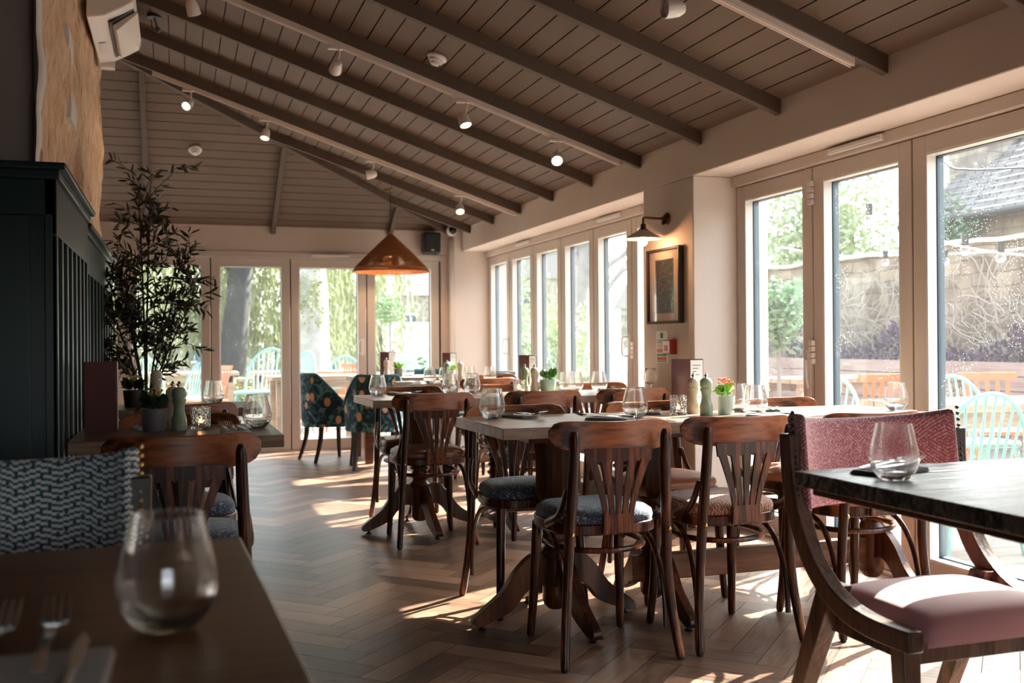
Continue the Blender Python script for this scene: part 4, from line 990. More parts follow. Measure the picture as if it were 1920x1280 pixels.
def menu(label, loc, rz, h=.235, w=.085, op=.75):
    t = empty('menu_card', label, 'menu', loc, rz, 'maroon menus standing open')
    m = MB(); m.box(-w, -.003, 0, 0, .003, h); m.build('cover', MMAROON, t, bevel=.001)
    m = MB(); q = Matrix.Rotation(op, 4, 'Z'); m.T = q; m.box(0, -.003, 0, w, .003, h); m.build('cover', MMAROON, t, bevel=.001)
    m = MB(); m.T = q; m.box(.006, -.0045, .006, w - .005, -.003, h - .006); P = m.build('page', MPAPER, t)
    m = MB(); m.T = q
    for i in range(13):
        z = h - .03 - i * .014; m.box(.016, -.0052, z, w - .018 - (i * 7 % 5) * .006, -.0045, z + .0028)
    m.build('print', MINK, P)
menu('maroon menu standing open behind the mills on the central table', (2.155, 3.995, TZ), -.15, .235, .08, .35)
menu('dark maroon menu standing against the teal panelling at the left', (-.205, 3.95, TZ), .25, .255, .11, 1.35)
menu('maroon menu standing open in the middle row, behind the cream mill', (2.13, 6.07, TZ), -.15, .235, .06, .35)
menu('maroon menu behind the flowering plant on the far table', (2.14, 8.05, TZ), -.15, .235, .06, .35)
menu('maroon menu behind the small green plant, farthest table', (1.98, 9.78, TZ), -.1, .235, .08, .35)

def potplant(label, loc, pot, hgt, rad, leafm, petals=None, n=26, lw=.034, sq=True, group='small potted plants on the tables'):
    t = empty('potted_kalanchoe', label, 'potted plant', loc, 0, group)
    m = MB(); m.lathe([(.0005, 0), (rad * .80, 0), (rad * .86, .005), (rad, hgt), (rad * .93, hgt), (rad * .80, .01), (.0005, .01)], 32); m.build('pot', pot, t, ang=35)
    m = MB(); m.lathe([(.0005, hgt * .8), (rad * .9, hgt * .8), (rad * .9, hgt * .84), (.0005, hgt * .86)], 20); m.build('soil', MPOTD, t)
    m = MB()
    for i in range(n):
        a = R.uniform(0, 2 * PI); el = R.uniform(.1, 1.2); L = R.uniform(.035, .062); s = Vector((math.cos(a) * rad * .4, math.sin(a) * rad * .4, hgt + R.uniform(-.005, .03)))
        d = Vector((math.cos(a) * math.cos(el), math.sin(a) * math.cos(el), math.sin(el))) * L
        m.leaf(s, d, lw * R.uniform(.8, 1.1), (0, 0, 1) if el < .8 else None, fold=.2)
    m.build('leaves', leafm, t)
    if petals:
        m = MB()
        for i in range(30):
            a = R.uniform(0, 2 * PI); r = R.uniform(0, rad * .8); m.ball((r * math.cos(a), r * math.sin(a), hgt + R.uniform(.05, .075)), .0055, 6, 4)
        m.build('flowers', petals, t)
potplant('white pot with bright green leaves and pink buds right of the sage mill', (2.225, 3.80, TZ), mat('pale_mint_ceramic', (.52, .62, .55), .3), .078, .038, MLEAFL, MPETAL)
potplant('grey pot with dark leaves and yellow buds beside the sage mill by the teal panelling', (-.075, 3.93, TZ), MPOTP, .080, .048, mat('leaf_painted_shaded', (.02, .05, .015), .45), MPETALY, 24, .042)  # leaf colour darkened to carry the shade by the panelling
potplant('dark pot of flowers on the second panelling table, below the olive stems', (-.20, 5.50, TZ), MPOTD, .085, .055, mat('leaf_painted_shaded2', (.025, .045, .015), .45), MPETALY, 34)  # another leaf copy with shade put into its colour
potplant('mint green pot with a dark green plant in the middle row', (2.185, 5.86, TZ), MPOTG, .085, .052, MLEAFB, None, 26, .04)
potplant('white flowering plant behind the glasses on the far table', (2.12, 7.98, TZ + 0), mat('pink_ceramic', (.5, .33, .28), .4), .085, .045, MLEAFL, mat('white_petal', (.8, .78, .7), .6), 30)
potplant('small bright green plant on the farthest table, in front of the white van', (2.02, 9.50, TZ), MPOTP, .075, .045, MLEAFL, None, 30)

# cutlery: each piece its own thing
def cutlery_protos():
    f = empty('fork', 'x', 'fork'); m = MB()
    m.slab(lambda u, v: (lerp(-.0045, .0045, v) * (1 + .9 * max(0, .25 - u) + .5 * max(0, u - .9) * 10), lerp(-.10, .022, u), .004 + .004 * math.sin(u * PI) + .006 * max(0, u - .85) * 4), 14, 2, (0, 0, -.0018))
    m.slab(lambda u, v: (lerp(-.0125, .0125, v) * (.55 + .45 * min(1, u * 2.2)), lerp(.020, .046, u), .008 - .003 * u), 5, 4, (0, 0, -.0018))
    for i in range(4):
        x = -.0105 + i * .007; m.tube([(x, .044, .006), (x, .062, .009), (x * .97, .088, .018)], [.0021, .0020, .0012], 6)
    m.build('body', MCHROME, f, ang=50)
    k = empty('knife', 'x', 'knife'); m = MB()
    m.tube([(0, -.105, .005), (0, -.06, .006), (0, 0, .005)], [.0055, .006, .004], 8, sq=(.7, 1.2)); H_ = m.build('handle', MCHROME, k)
    m = MB(); m.slab(lambda u, v: (lerp(-.007, .008, v) * (1 - .75 * max(0, u - .75) * 4) * 1, lerp(0, .115, u), .005), 12, 2, (0, 0, -.0015)); m.build('blade', MCHROME, k)
    s = empty('napkin', 'x', 'napkin'); m = MB()
    for i in range(3): m.box(-.042 + .002 * i, -.105 + .003 * i, .0008 + .003 * i, .042 - .001 * i, .080 - .001 * i, .0036 + .003 * i)
    m.build('cloth', MNAPK, s, bevel=.001); return f, k, s
PF, PK, PN = cutlery_protos(); usedc = [0, 0, 0]
MNAPD = mat('napkin_dark', (.07, .06, .065), .9)
def setting(x, y, rz, where, dark=True, fdy=.035, wx=1.1, sc=1.12):
    c, s_ = math.cos(rz), math.sin(rz)
    def at(dx, dy): return (x + dx * c - dy * s_, y + dx * s_ + dy * c)
    p = at(0, 0); place(PN, usedc[2], (p[0], p[1], TZ), rz, 'folded %s napkin under the cutlery %s' % ('grey' if dark else 'pale', where), 'folded napkins', swap={2: {MNAPK: MNAPD}, True: None, False: {MNAPK: MNAPW}}[dark], scale=(wx, 1, 1)); usedc[2] = 1
    zz = TZ + .010
    for i, (dx, lab) in enumerate(((-.030 * wx - .02 * (wx > 1.2), 'outer'), (-.006 * wx, 'inner'))):
        p = at(dx, .004 * i + fdy); place(PF, usedc[0], (p[0], p[1], zz), rz + .04 * i, '%s steel fork on the napkin %s' % (lab, where), 'steel forks', scale=(sc, sc, sc)); usedc[0] = 1
    p = at(.025, 0); place(PK, usedc[1], (p[0], p[1], zz), rz, 'steel knife on the napkin %s' % where, 'steel knives'); usedc[1] = 1
setting(1.36, 4.00, PI + .35, 'at the left end of the central oak table')
setting(1.640, 3.72, .75, 'left of the middle glass of the central row')
setting(1.960, 3.98, PI - .5, 'right of the middle glass of the central row')
setting(2.30, 3.60, .75, 'before the glass pair by the white pot')
setting(2.52, 3.93, PI - .5, 'right of the glass pair by the white pot')
setting(.20, 3.74, .05, 'behind the chair rail beside the teal panelling', False)
setting(-.10, 4.03, PI + .2, 'between menu and grey pot by the teal panelling', False)
setting(-.118, 1.012, -.02, 'in the left foreground, beside the large glass', False, .115, 1.38, 1.2)
setting(1.60, 1.975, -1.25, 'on the dark table in the right foreground', 2)
setting(1.30, 6.00, PI + .4, 'in the middle row, at its left')
setting(1.55, 5.80, .5, 'in the middle row, behind the leather chair')
setting(2.75, 5.85, .6, 'in the middle row by the far doors', False)
setting(1.75, 7.85, .5, 'on the far table near the floral chair', False)
setting(2.70, 7.95, .5, 'on the far table near the folding doors', False)
setting(1.78, 9.45, .9, 'on the square table under the pendant', False)

# ================================================================ OLIVE TREE (artificial stems in a pot on the floor behind the second table)
t = empty('olive_tree', 'tall olive tree with slim stems and narrow dark leaves rising behind the left tables', 'tree', (-.165, 6.35, 0))
m = MB(); m.lathe([(.0005, 0), (.13, 0), (.15, .01), (.19, .38), (.175, .38), (.14, .03), (.0005, .03)], 28); m.build('planter', MPOTD, t)
m = MB(); m.lathe([(.0005, .32), (.17, .32), (.17, .33), (.0005, .34)], 20); m.build('soil', MPOTD, t)
stems = MB(); lv = MB(); RR = random.Random(21)
def twig(p, d, L, depth):
    pts = [p]; q = p.copy(); dd = d.copy(); n = 5
    for i in range(n):
        dd = (dd + Vector((RR.uniform(-.18, .18), RR.uniform(-.18, .18), RR.uniform(-.10, .06)))).normalized(); q = q + dd * L / n; pts.append(q.copy())
        for s in range(2):
            a = RR.uniform(0, 2 * PI); o = dd.orthogonal().normalized(); o.rotate(Matrix.Rotation(a, 3, dd)); ld = (dd * RR.uniform(.3, .9) + o * RR.uniform(.5, 1)).normalized()
            if depth >= 1: lv.leaf(q + Vector((RR.uniform(-.008, .008), 0, RR.uniform(-.008, .008))), ld * RR.uniform(.05, .08), RR.uniform(.013, .019), fold=.1)
    stems.tube(pts, [(.0032 if depth else .006) * (1 - .6 * i / n) for i in range(n + 1)], 5)
    if depth < 2:
        for i in range(1):
            k = RR.randint(1, n); a = RR.uniform(0, 2 * PI); o = dd.orthogonal().normalized(); o.rotate(Matrix.Rotation(a, 3, dd)); twig(pts[k], (dd * .5 + o * .8 + Vector((0, 0, .15))).normalized(), L * RR.uniform(.5, .75), depth + 1)
base = Vector((0, 0, .33))
for ang, lean, H_ in ((0, .03, 1.72), (.3, .20, 1.30), (2.9, .16, 1.22), (3.4, .24, 1.10), (.1, .30, 1.12), (1.8, .10, 1.40), (4.2, .06, 1.55), (.2, .14, .98), (3.1, .10, .95)):
    top = base + Vector((math.cos(ang) * lean, math.sin(ang) * lean * .5, H_)); mid = base.lerp(top, .5) + Vector((-math.cos(ang) * lean * .30, 0, 0)); P = spline([base, mid, top], 8)
    stems.tube(P, [.009 - .0055 * i / (len(P) - 1) for i in range(len(P))], 6)
    dirn = (P[-1] - P[-4]).normalized()
    for k in range(9, len(P)):
        for q in range(1 if k % 3 else 2):
            a = RR.uniform(0, 2 * PI); twig(P[k], (dirn * .5 + Vector((math.cos(a), math.sin(a) * .6, .25))).normalized(), RR.uniform(.14, .24), 1)
stems.build('stems', MSTEM, t); lv.build('leaves', MLEAFD, t, smooth=False)

# ================================================================ OUTSIDE
def pave_mat():
    m, n, l, b = nodes('patio_flags'); tc = n.new('ShaderNodeTexCoord'); br = n.new('ShaderNodeTexBrick'); br.inputs['Scale'].default_value = 1.5; br.inputs['Mortar Size'].default_value = .012
    br.inputs['Color1'].default_value = (.30, .235, .19, 1); br.inputs['Color2'].default_value = (.24, .21, .19, 1); br.inputs['Mortar'].default_value = (.14, .12, .11, 1)
    nz = n.new('ShaderNodeTexNoise'); nz.inputs['Scale'].default_value = 2.4; nz.inputs['Detail'].default_value = 6
    mx = n.new('ShaderNodeMix'); mx.data_type = 'RGBA'; mx.blend_type = 'MULTIPLY'; mx.inputs[0].default_value = .6
    cr = n.new('ShaderNodeValToRGB'); cr.color_ramp.elements[0].color = (.45, .42, .42, 1); cr.color_ramp.elements[0].position = .35; cr.color_ramp.elements[1].position = .6
    l.new(tc.outputs['Object'], br.inputs['Vector']); l.new(tc.outputs['Object'], nz.inputs['Vector']); l.new(nz.outputs['Fac'], cr.inputs[0]); l.new(br.outputs['Color'], mx.inputs[6]); l.new(cr.outputs[0], mx.inputs[7])
    l.new(mx.outputs[2], b.inputs['Base Color']); b.inputs['Roughness'].default_value = .55; return m
m = MB(); m.box(3.40, -6, -.12, 8.7, 16, -.02); m.box(-8, 10.85, -.12, 3.40, 16, -.02); o = m.build('patio', pave_mat(), smooth=False); st(o)
MGRASS = mat('green_grass', (.09, .11, .045), .95, 0, .35, .8)
m = MB(); m.hexa([(-60, 16, -.4), (120, 16, -.4), (120, 22, -1.2), (-60, 22, -1.2)], [(-60, 16, -.03), (120, 16, -.03), (120, 24, -.85), (-60, 24, -.85)]); m.box(-60, 24, -1.4, 120, 140, -.85)
m.box(8.7, -10, -.4, 60, 16, -.05); st(m.build('ground', MGRASS, smooth=False))
m = MB(); m.box(-40, 40, -.85, 90, 52, -.83); st(m.build('road', mat('asphalt_pale', (.30, .29, .28), .9), smooth=False))

def ashlar(name, c1, c2, mort, w, h, ax='YZ', mo=.012, lo=.42):
    m, n, l, b = nodes(name); tc = n.new('ShaderNodeTexCoord'); sp = n.new('ShaderNodeSeparateXYZ'); cb = n.new('ShaderNodeCombineXYZ')
    br = n.new('ShaderNodeTexBrick'); br.inputs['Scale'].default_value = 1; br.inputs['Mortar Size'].default_value = mo; br.inputs['Brick Width'].default_value = w; br.inputs['Row Height'].default_value = h
    br.inputs['Color1'].default_value = (*c1, 1); br.inputs['Color2'].default_value = (*c2, 1); br.inputs['Mortar'].default_value = (*mort, 1)
    nz = n.new('ShaderNodeTexNoise'); nz.inputs['Scale'].default_value = 3.2; nz.inputs['Detail'].default_value = 7
    l.new(tc.outputs['Object'], sp.inputs[0]); l.new(tc.outputs['Object'], nz.inputs['Vector'])
    wob = math_(n, l, 'MULTIPLY_ADD', nz.outputs['Fac'], .10, -.05)
    l.new(math_(n, l, 'ADD', sp.outputs['XYZ'.index(ax[0])], wob), cb.inputs[0]); l.new(math_(n, l, 'ADD', sp.outputs['XYZ'.index(ax[1])], wob), cb.inputs[1]); l.new(cb.outputs[0], br.inputs['Vector'])
    mx = n.new('ShaderNodeMix'); mx.data_type = 'RGBA'; mx.blend_type = 'MULTIPLY'; mx.inputs[0].default_value = .75
    cr = n.new('ShaderNodeValToRGB'); cr.color_ramp.elements[0].color = (lo, lo * .9, lo * .85, 1); cr.color_ramp.elements[0].position = .38; cr.color_ramp.elements[1].position = .62
    l.new(nz.outputs['Fac'], cr.inputs[0]); l.new(br.outputs['Color'], mx.inputs[6]); l.new(cr.outputs[0], mx.inputs[7]); l.new(mx.outputs[2], b.inputs['Base Color']); b.inputs['Roughness'].default_value = .9
    bp = n.new('ShaderNodeBump'); bp.inputs['Strength'].default_value = .6; bp.inputs['Distance'].default_value = .02; l.new(mx.outputs[2], bp.inputs['Height']); l.new(bp.outputs[0], b.inputs['Normal']); return m
MASH = ashlar('garden_wall_stone', (.36, .28, .20), (.25, .19, .135), (.13, .10, .075), .36, .155, 'YZ', .006, .35)
MASHF = ashlar('facade_stone', (.40, .34, .27), (.33, .28, .23), (.20, .17, .15), .6, .25, 'XZ')
def wallfn(x, y0, y1, z1):
    def f(u, v):
        y = lerp(y0, y1, u); z = lerp(-.1, z1 + .05 * noise.noise(Vector((y * 1.2, 0, 0))), v); return (x + .02 * noise.noise(Vector((y * 2, z * 3, 1))), y, z)
    return f
# a wall whose texture frame is rotated through its object
m = MB(); m.slab(wallfn(8.7, -4, 15.2, 2.22), 160, 16, (.45, 0, 0)); o = m.build('garden_wall', MASH, smooth=False); tag(o, 'tall honey-coloured garden wall of coursed stone beyond the patio fence', 'wall')
m = MB()
def cop(u, v):
    y = lerp(-4, 15.2, u); return (8.62 + .6 * v, y, 2.22 + .05 * noise.noise(Vector((y * 1.2, 0, 0))) + .03 + .02 * noise.noise(Vector((y * 4, v * 3, 5))))
m.slab(cop, 140, 4, (0, 0, -.05)); tag(m.build('wall_coping', mat('pale_coping', (.45, .42, .36), .9, 0, .25, 3), smooth=False), 'pale lichened coping stones along the top of the garden wall', 'coping')
# low timber fence
t = empty('timber_fence', 'low fence of horizontal brownish boards in front of the garden wall', 'fence', (8.0, 5, 0))
MFEN = wood('fence_boards', (.20, .12, .10), (.36, .25, .22), 'Y', .4, .8, .1, 5)
for i in range(6):
    m = MB(); m.box(0, -9, -.02 + i * .15, .03, 10, .12 + i * .15); m.build('board', MFEN, t, smooth=False)
for i in range(11):
    m = MB(); m.box(.03, -9 + i * 2, -.02, .11, -8.92 + i * 2, .84); m.build('post', MFEN, t, smooth=False)
# bare climbing stems, purple planting
RB = random.Random(5)
for gi, (ya, yb_, lab) in enumerate(((7.6, 9.7, 'tangle of bare climbing stems against the stone wall at the far right'), (9.8, 12.4, 'tangle of bare climbing stems against the stone wall behind the middle glass pane'))):
    m = MB()
    for i in range(170):
        y = RB.uniform(ya, yb_); z = RB.uniform(.6, 1.45); x = 8.6 - RB.uniform(0, .15); a = RB.uniform(0, 2 * PI); P = []
        for k in range(9):
            P.append((x + .05 * math.sin(k), y, z)); a += RB.uniform(-.75, .75); y += math.cos(a) * .13; z = min(2.05, z + math.sin(a) * .12 + .012); x = min(8.62, max(8.42, x + RB.uniform(-.04, .04)))
        m.tube(P, RB.uniform(.003, .008), 4)
    tag(m.build('bare_climber', mat('bare_stem_%d' % gi, (.34, .28, .24), .9)), lab, 'climber')
m = MB()
for i in range(2200):
    y = RB.uniform(7, 12.4); z = RB.uniform(.55, 1.12) * (1 - .15 * math.sin(y * 3)); m.leaf((8.24 + RB.uniform(-.09, .09), y, z), (RB.uniform(-.08, .05), RB.uniform(-.07, .07), RB.uniform(0, .09)), .04)
tag(m.build('purple_shrub', mat('purple_leaf', (.07, .035, .075), .7), smooth=False), 'low dark purple planting along the top of the timber fence', 'shrub', kind='stuff')

def foliage(m, c, rad, n, ls, rnd, shell=.55):
    for i in range(n):
        v = Vector((rnd.gauss(0, 1), rnd.gauss(0, 1), rnd.gauss(0, 1))).normalized(); r = rnd.uniform(shell, 1) ; w = 1 + .22 * noise.noise(v * 2.5 + Vector(c))
        p = Vector((c[0] + v.x * rad[0] * r * w, c[1] + v.y * rad[1] * r * w, c[2] + v.z * rad[2] * r * w))
        d = Vector((rnd.uniform(-1, 1), rnd.uniform(-1, 1), rnd.uniform(-.7, .7))).normalized() * ls * rnd.uniform(.7, 1.3); m.leaf(p, d, ls * .45)
MBARK = mat('grey_bark', (.20, .18, .17), .95, 0, .45, 5, .8, 12)
MBARKD = mat('dark_bark', (.045, .040, .042), .95, 0, .4, 5, .8, 12)
def leafmat(nm, c): return mat(nm, c, .6, 0, .35, 1.5)
def standard_tree(label, loc, zc, r, col, pot=True, seed=3, n=900, ls=.06):
    rnd = random.Random(seed); t = empty('bay_tree', label, 'tree', loc)
    m = MB(); foliage(m, (0, 0, zc), (r, r, r * 1.05), n, ls, rnd, .3); m.build('crown', leafmat('bay_leaf_%d' % seed, col), t, smooth=False)
    m = MB(); m.tube(spline([(0, 0, .0), (.01, 0, zc * .5), (0, 0, zc)]), .018, 8); m.build('trunk', MBARK, t)
    if pot: m = MB(); m.lathe([(.0005, 0), (.15, 0), (.19, .36), (.17, .36), (.0005, .30)], 20); m.build('pot', mat('pot_%d' % seed, (.12, .10, .10), .7), t)
standard_tree('round-headed bay tree on a slim stem outside the first near glass door', (4.98, 7.62, -.02), 1.38, .30, (.13, .24, .12), True, 3, 1300, .075)
standard_tree('small round bay tree outside the end doors, in front of the white van', (3.0, 14.7, -.02), 1.62, .23, (.16, .28, .10), True, 4, 800, .06)
def shrub(label, loc, rad, zc, n, ls, col, seed, cat='shrub'):
    rnd = random.Random(seed); m = MB(); foliage(m, (0, 0, zc), rad, n, ls, rnd, .2); t = empty('shrub', label, cat, loc); m.build('foliage', leafmat('shrub_leaf_%d' % seed, col), t, smooth=False)
    m = MB()
    for i in range(5): a = i * 1.3; m.tube([(.03 * math.cos(a), .03 * math.sin(a), 0), (rad[0] * .4 * math.cos(a), rad[1] * .4 * math.sin(a), zc)], .012, 5)
    m.build('stems', MBARKD, t)
shrub('tall glossy shrub outside the farthest folding door leaf', (4.15, 12.6, -.02), (.50, .55, 1.15), 1.15, 2600, .09, (.26, .36, .20), 8)
shrub('rounded green shrub outside the third folding leaf', (5.9, 15.4, -.02), (.7, .8, .95), 1.0, 2200, .10, (.34, .42, .20), 9)
shrub('small leafy shrub in front of the white van by the corner', (2.78, 11.75, -.02), (.22, .22, .42), .55, 240, .10, (.10, .24, .09), 10)
shrub('low box shrub beyond the mint chair on the left', (-.5, 15.2, -.02), (.8, .32, .35), .40, 1500, .06, (.16, .22, .07), 12)
shrub('low green planting right of the left glass door, by the brown planter', (1.05, 15.2, -.02), (.5, .3, .35), .36, 900, .06, (.18, .24, .08), 13)
shrub('ivy mass climbing the stone building under its slate roof', (11.62, 13.1, 0), (.25, .9, .9), 2.45, 2600, .10, (.07, .13, .06), 14, 'ivy')
shrub('loose evergreen bush rising above the garden wall behind the middle pane', (11.6, 16.3, 0), (1.5, 1.8, 1.9), 3.0, 6500, .13, (.26, .31, .17), 15)
shrub('pale bush above the garden wall at the left pane', (11.5, 20.4, 0), (1.0, 1.3, 1.1), 2.1, 3000, .13, (.40, .40, .25), 16)

# trees across the green
def big_tree(label, loc, P, r0, bark, name='large_tree'):
    t = empty(name, label, 'tree', loc); m = MB(); pts = spline(P, 8); n = len(pts)
    m.tube(pts, [r0 * (1.25 if i < 2 else 1) * (1 - .35 * i / n) for i in range(n)], 16); m.build('trunk', bark, t); return t
def branches(t, pts, seed, bark, r=.06):
    rnd = random.Random(seed); m = MB()
    for p, d, L in pts:
        P = [Vector(p)]; dd = Vector(d).normalized()
        for i in range(7):
            dd = (dd + Vector((rnd.uniform(-.25, .25), rnd.uniform(-.25, .25), rnd.uniform(-.12, .2)))).normalized(); P.append(P[-1] + dd * L / 7)
            if i > 1:
                e = (dd + Vector((rnd.uniform(-1, 1), rnd.uniform(-1, 1), rnd.uniform(-.3, .8)))).normalized(); m.tube([P[-1], P[-1] + e * L * .2, P[-1] + e * L * .32 + Vector((0, 0, -.1))], [r * .35, r * .2, r * .08], 5)
        m.tube(P, [r * (1 - .8 * i / 7) for i in range(8)], 7)
    m.build('branches', bark, t)
MPALEB = mat('pale_mottled_bark', (.34, .32, .30), .95, 0, .55, 5, .7, 10)
t = big_tree('thick pale mottled tree trunk outside the end doors, right of the centre joint', (2.30, 18.3, -.3), [(0, 0, 0), (0, 0, 1.2), (-.02, 0, 2.6), (-.12, 0, 4.2), (-.2, 0, 6)], .37, MPALEB)
m = MB()
rnd = random.Random(4)
for i in range(500):
    z = 2.2 + rnd.gauss(0, .28); a = rnd.uniform(PI * .9, PI * 1.7) ; m.leaf((math.cos(a) * .36 - .03, math.sin(a) * .36, z), (rnd.uniform(-.05, .05), -.03, rnd.uniform(-.06, .03)), .04)
m.build('moss', leafmat('moss', (.22, .26, .06)), t, smooth=False)
t = big_tree('dark leaning willow trunk behind the left leaf of the end doors', (1.25, 24.0, -.85), [(-.1, 0, 0), (0, 0, 1.6), (.12, 0, 2.9), (.3, 0, 4.2), (1.0, 0, 5.6), (1.8, 0, 6.6)], .33, MBARKD, 'willow_tree')
branches(t, [((.2, 0, 3.6), (-.8, .1, .9), 4), ((.6, 0, 5), (.9, 0, .5), 4), ((.3, 0, 4), (-.3, -.5, 1), 3)], 3, MBARKD, .2)
rnd = random.Random(17); m = MB()
for i in range(1150):
    x = rnd.uniform(-8, 3.4); y = rnd.uniform(-3.5, 4) if not -1.2 < x < .9 else rnd.uniform(.6, 4); zt = rnd.uniform(3.6, 7.8); L = rnd.uniform(1.5, 4.4); P = []
    if rnd.random() < .45: zt = rnd.uniform(3.2, 5); L = rnd.uniform(1.6, 3.0)
    L = min(L, zt - 1.55 + rnd.uniform(-.4, .5)); sx = rnd.uniform(-.25, .25)
    if L < .6: continue
    for k in range(7): P.append((x + sx * (k / 6) ** 2 + .03 * math.sin(k * 2 + i), y, zt - L * k / 6))
    m.tube(P, .012, 3)
    for k in range(int(L * 13)):
        u = rnd.random(); m.leaf((x + sx * u * u + rnd.uniform(-.07, .07), y + rnd.uniform(-.08, .08), zt - L * u), (rnd.uniform(-.09, .09), rnd.uniform(-.05, .05), -rnd.uniform(.10, .24)), .05)
m.build('hanging_foliage', leafmat('willow_leaf', (.23, .245, .115)), t, smooth=False)
t = big_tree('grey tree trunk with bare branches outside the fourth folding leaf', (7.7, 18.6, -.4), [(0, 0, 0), (-.05, 0, 1.6), (.05, 0, 3.2), (-.1, 0, 5), (0, 0, 6.5)], .21, MBARK, 'bare_tree')
branches(t, [((0, 0, 2.6), (.9, .2, .7), 2.6), ((0, 0, 3), (-.9, .1, .8), 3), ((0, 0, 3.6), (.6, -.4, 1), 3), ((0, 0, 4.2), (-.6, -.3, 1), 3), ((0, 0, 2.1), (1, -.2, .5), 2.2)], 8, MBARK, .09)
t = big_tree('slim dark bare tree beyond the end doors, left pane', (-.2, 30, -.85), [(0, 0, 0), (.1, 0, 3), (0, 0, 6)], .14, MBARKD, 'bare_tree')
branches(t, [((0, 0, 2.6), (.9, .2, .9), 3), ((0, 0, 3), (-.9, .1, .8), 3)], 9, MBARKD, .07)
for i, (x, y, lab) in enumerate(((4.4, 34, 'thin pale birch stem beyond the end doors, left of three'), (4.75, 34.5, 'thin pale birch stem beyond the end doors, middle of three'), (5.15, 34, 'thin pale birch stem beyond the end doors, right of three'))):
    t = big_tree(lab, (x, y, -.85), [(0, 0, 0), ((i - 1) * .3, 0, 2), ((i - 1) * .5, 0, 4.2)], .07, MPALEB, 'birch_tree'); t['group'] = 'slim stems across the green'
    branches(t, [(((i - 1) * .3, 0, 2), (i - 1.2, 0, 1), 1.6)], 20 + i, MPALEB, .03)

# buildings
MSLATE = ashlar('stone_slates', (.26, .245, .24), (.18, .17, .17), (.05, .048, .048), .22, .137, 'YZ', .012, .6)
MSLF = mat('far_slates', (.24, .22, .21), .9, 0, .25, 1)
MWIN = mat('dark_window', (.06, .08, .10), .15)
t = empty('slate_roofed_building', 'stone building with a big slate roof beyond the garden wall, far right', 'building', (12, 6.5, 0))
m = MB(); m.box(0, -9, -.4, 5, 7.3, 3.2); m.build('wall', MASH, t, smooth=False)
m = MB()
def roof(u, v):
    return (-.35 + 4.9 * v, lerp(-9.3, 7.6, u), 3.05 + 3.6 * v)
n_ = 26
for i in range(n_):
    a, b = i / n_, (i + 1.25) / n_; pa = roof(0, a); pb = roof(0, b); y1 = 7.6
    m.hexa([(pa[0], -9.3, pa[2]), (pa[0], y1, pa[2]), (pb[0], y1, pb[2] - .03), (pb[0], -9.3, pb[2] - .03)], [(pa[0] - .01, -9.3, pa[2] + .05), (pa[0] - .01, y1, pa[2] + .05), (pb[0], y1, pb[2]), (pb[0], -9.3, pb[2])])
m.build('roof', MSLATE, t, smooth=False)
m = MB(); m.tube([(-.4, -9.3, 3.0), (-.4, 7.6, 3.0)], .06, 8); m.build('gutter', MBLACK, t)
m = MB(); m.box(.9, 7.0, 3.5, 1.9, 7.9, 5.6); m.box(.85, 6.95, 5.6, 1.95, 7.95, 5.75); m.build('chimney', MASHF, t, smooth=False)
def house(label, x, y, w, d, h, rh, mt=MASHF, wins=3, gable=False, zb=-.85, chim=True, roofm=MSLF):
    t = empty('stone_house', label, 'house', (x, y, zb)); m = MB(); m.box(0, 0, 0, w, d, h); m.build('wall', mt, t, smooth=False); m = MB()
    if gable: m.extr([(-.2, -.2, h), (w + .2, -.2, h), (w / 2, -.2, h + rh)], (0, d + .4, 0))
    else: m.extr([(-.2, -.3, h - .1), (-.2, d + .3, h - .1), (-.2, d / 2, h + rh)], (w + .4, 0, 0))
    m.build('roof', roofm, t, smooth=False)
    for i in range(wins):
        for zz in ([.9] if h < 3.4 else [.9, 3.0]):
            xx = w * (i + .5) / wins; f = MB(); f.box(xx - .5, -.06, zz, xx + .5, -.01, zz + 1.15); o = f.build('window_frame', MBEAD, t, smooth=False); f = MB()
            for a in (0, 1): f.box(xx - .42 + a * .44, -.08, zz + .08, xx - .02 + a * .44, -.05, zz + 1.07)
            f.build('pane', MWIN, o, smooth=False)
    if chim: m = MB(); m.box(w * .8, d * .3, h + rh * .4, w * .8 + .8, d * .3 + .7, h + rh + .9); m.build('chimney', mt, t, smooth=False)
house('distant pale house with grey roof across the green, behind the olive tree', -4.5, 66, 9, 6, 3.0, 2.4, wins=4)
house('distant long low house behind the people', 2.0, 72, 11, 6, 2.8, 2.2, wins=5)
house('tall honey stone house with sash windows behind the white van', 14.6, 72, 16, 7, 5.6, 3.2, wins=5)
house('gabled stone house seen through the second and third folding leaves', 12.2, 39, 5.0, 6, 4.6, 3.0, wins=2, gable=True)
house('grey stone house behind the bare tree, right of the folding doors', 16.0, 28, 7.5, 7, 3.3, 2.6, wins=3)
house('distant slate-roofed stone cottages seen in the first near pane', 24, 36, 12, 7, 3.6, 2.6, wins=4)
house('small blue-grey shed across the green near the pale trunk', 3.9, 36, 2.6, 2.2, 1.5, .7, mat('shed_paint', (.28, .33, .38), .8), 1, True, chim=False)

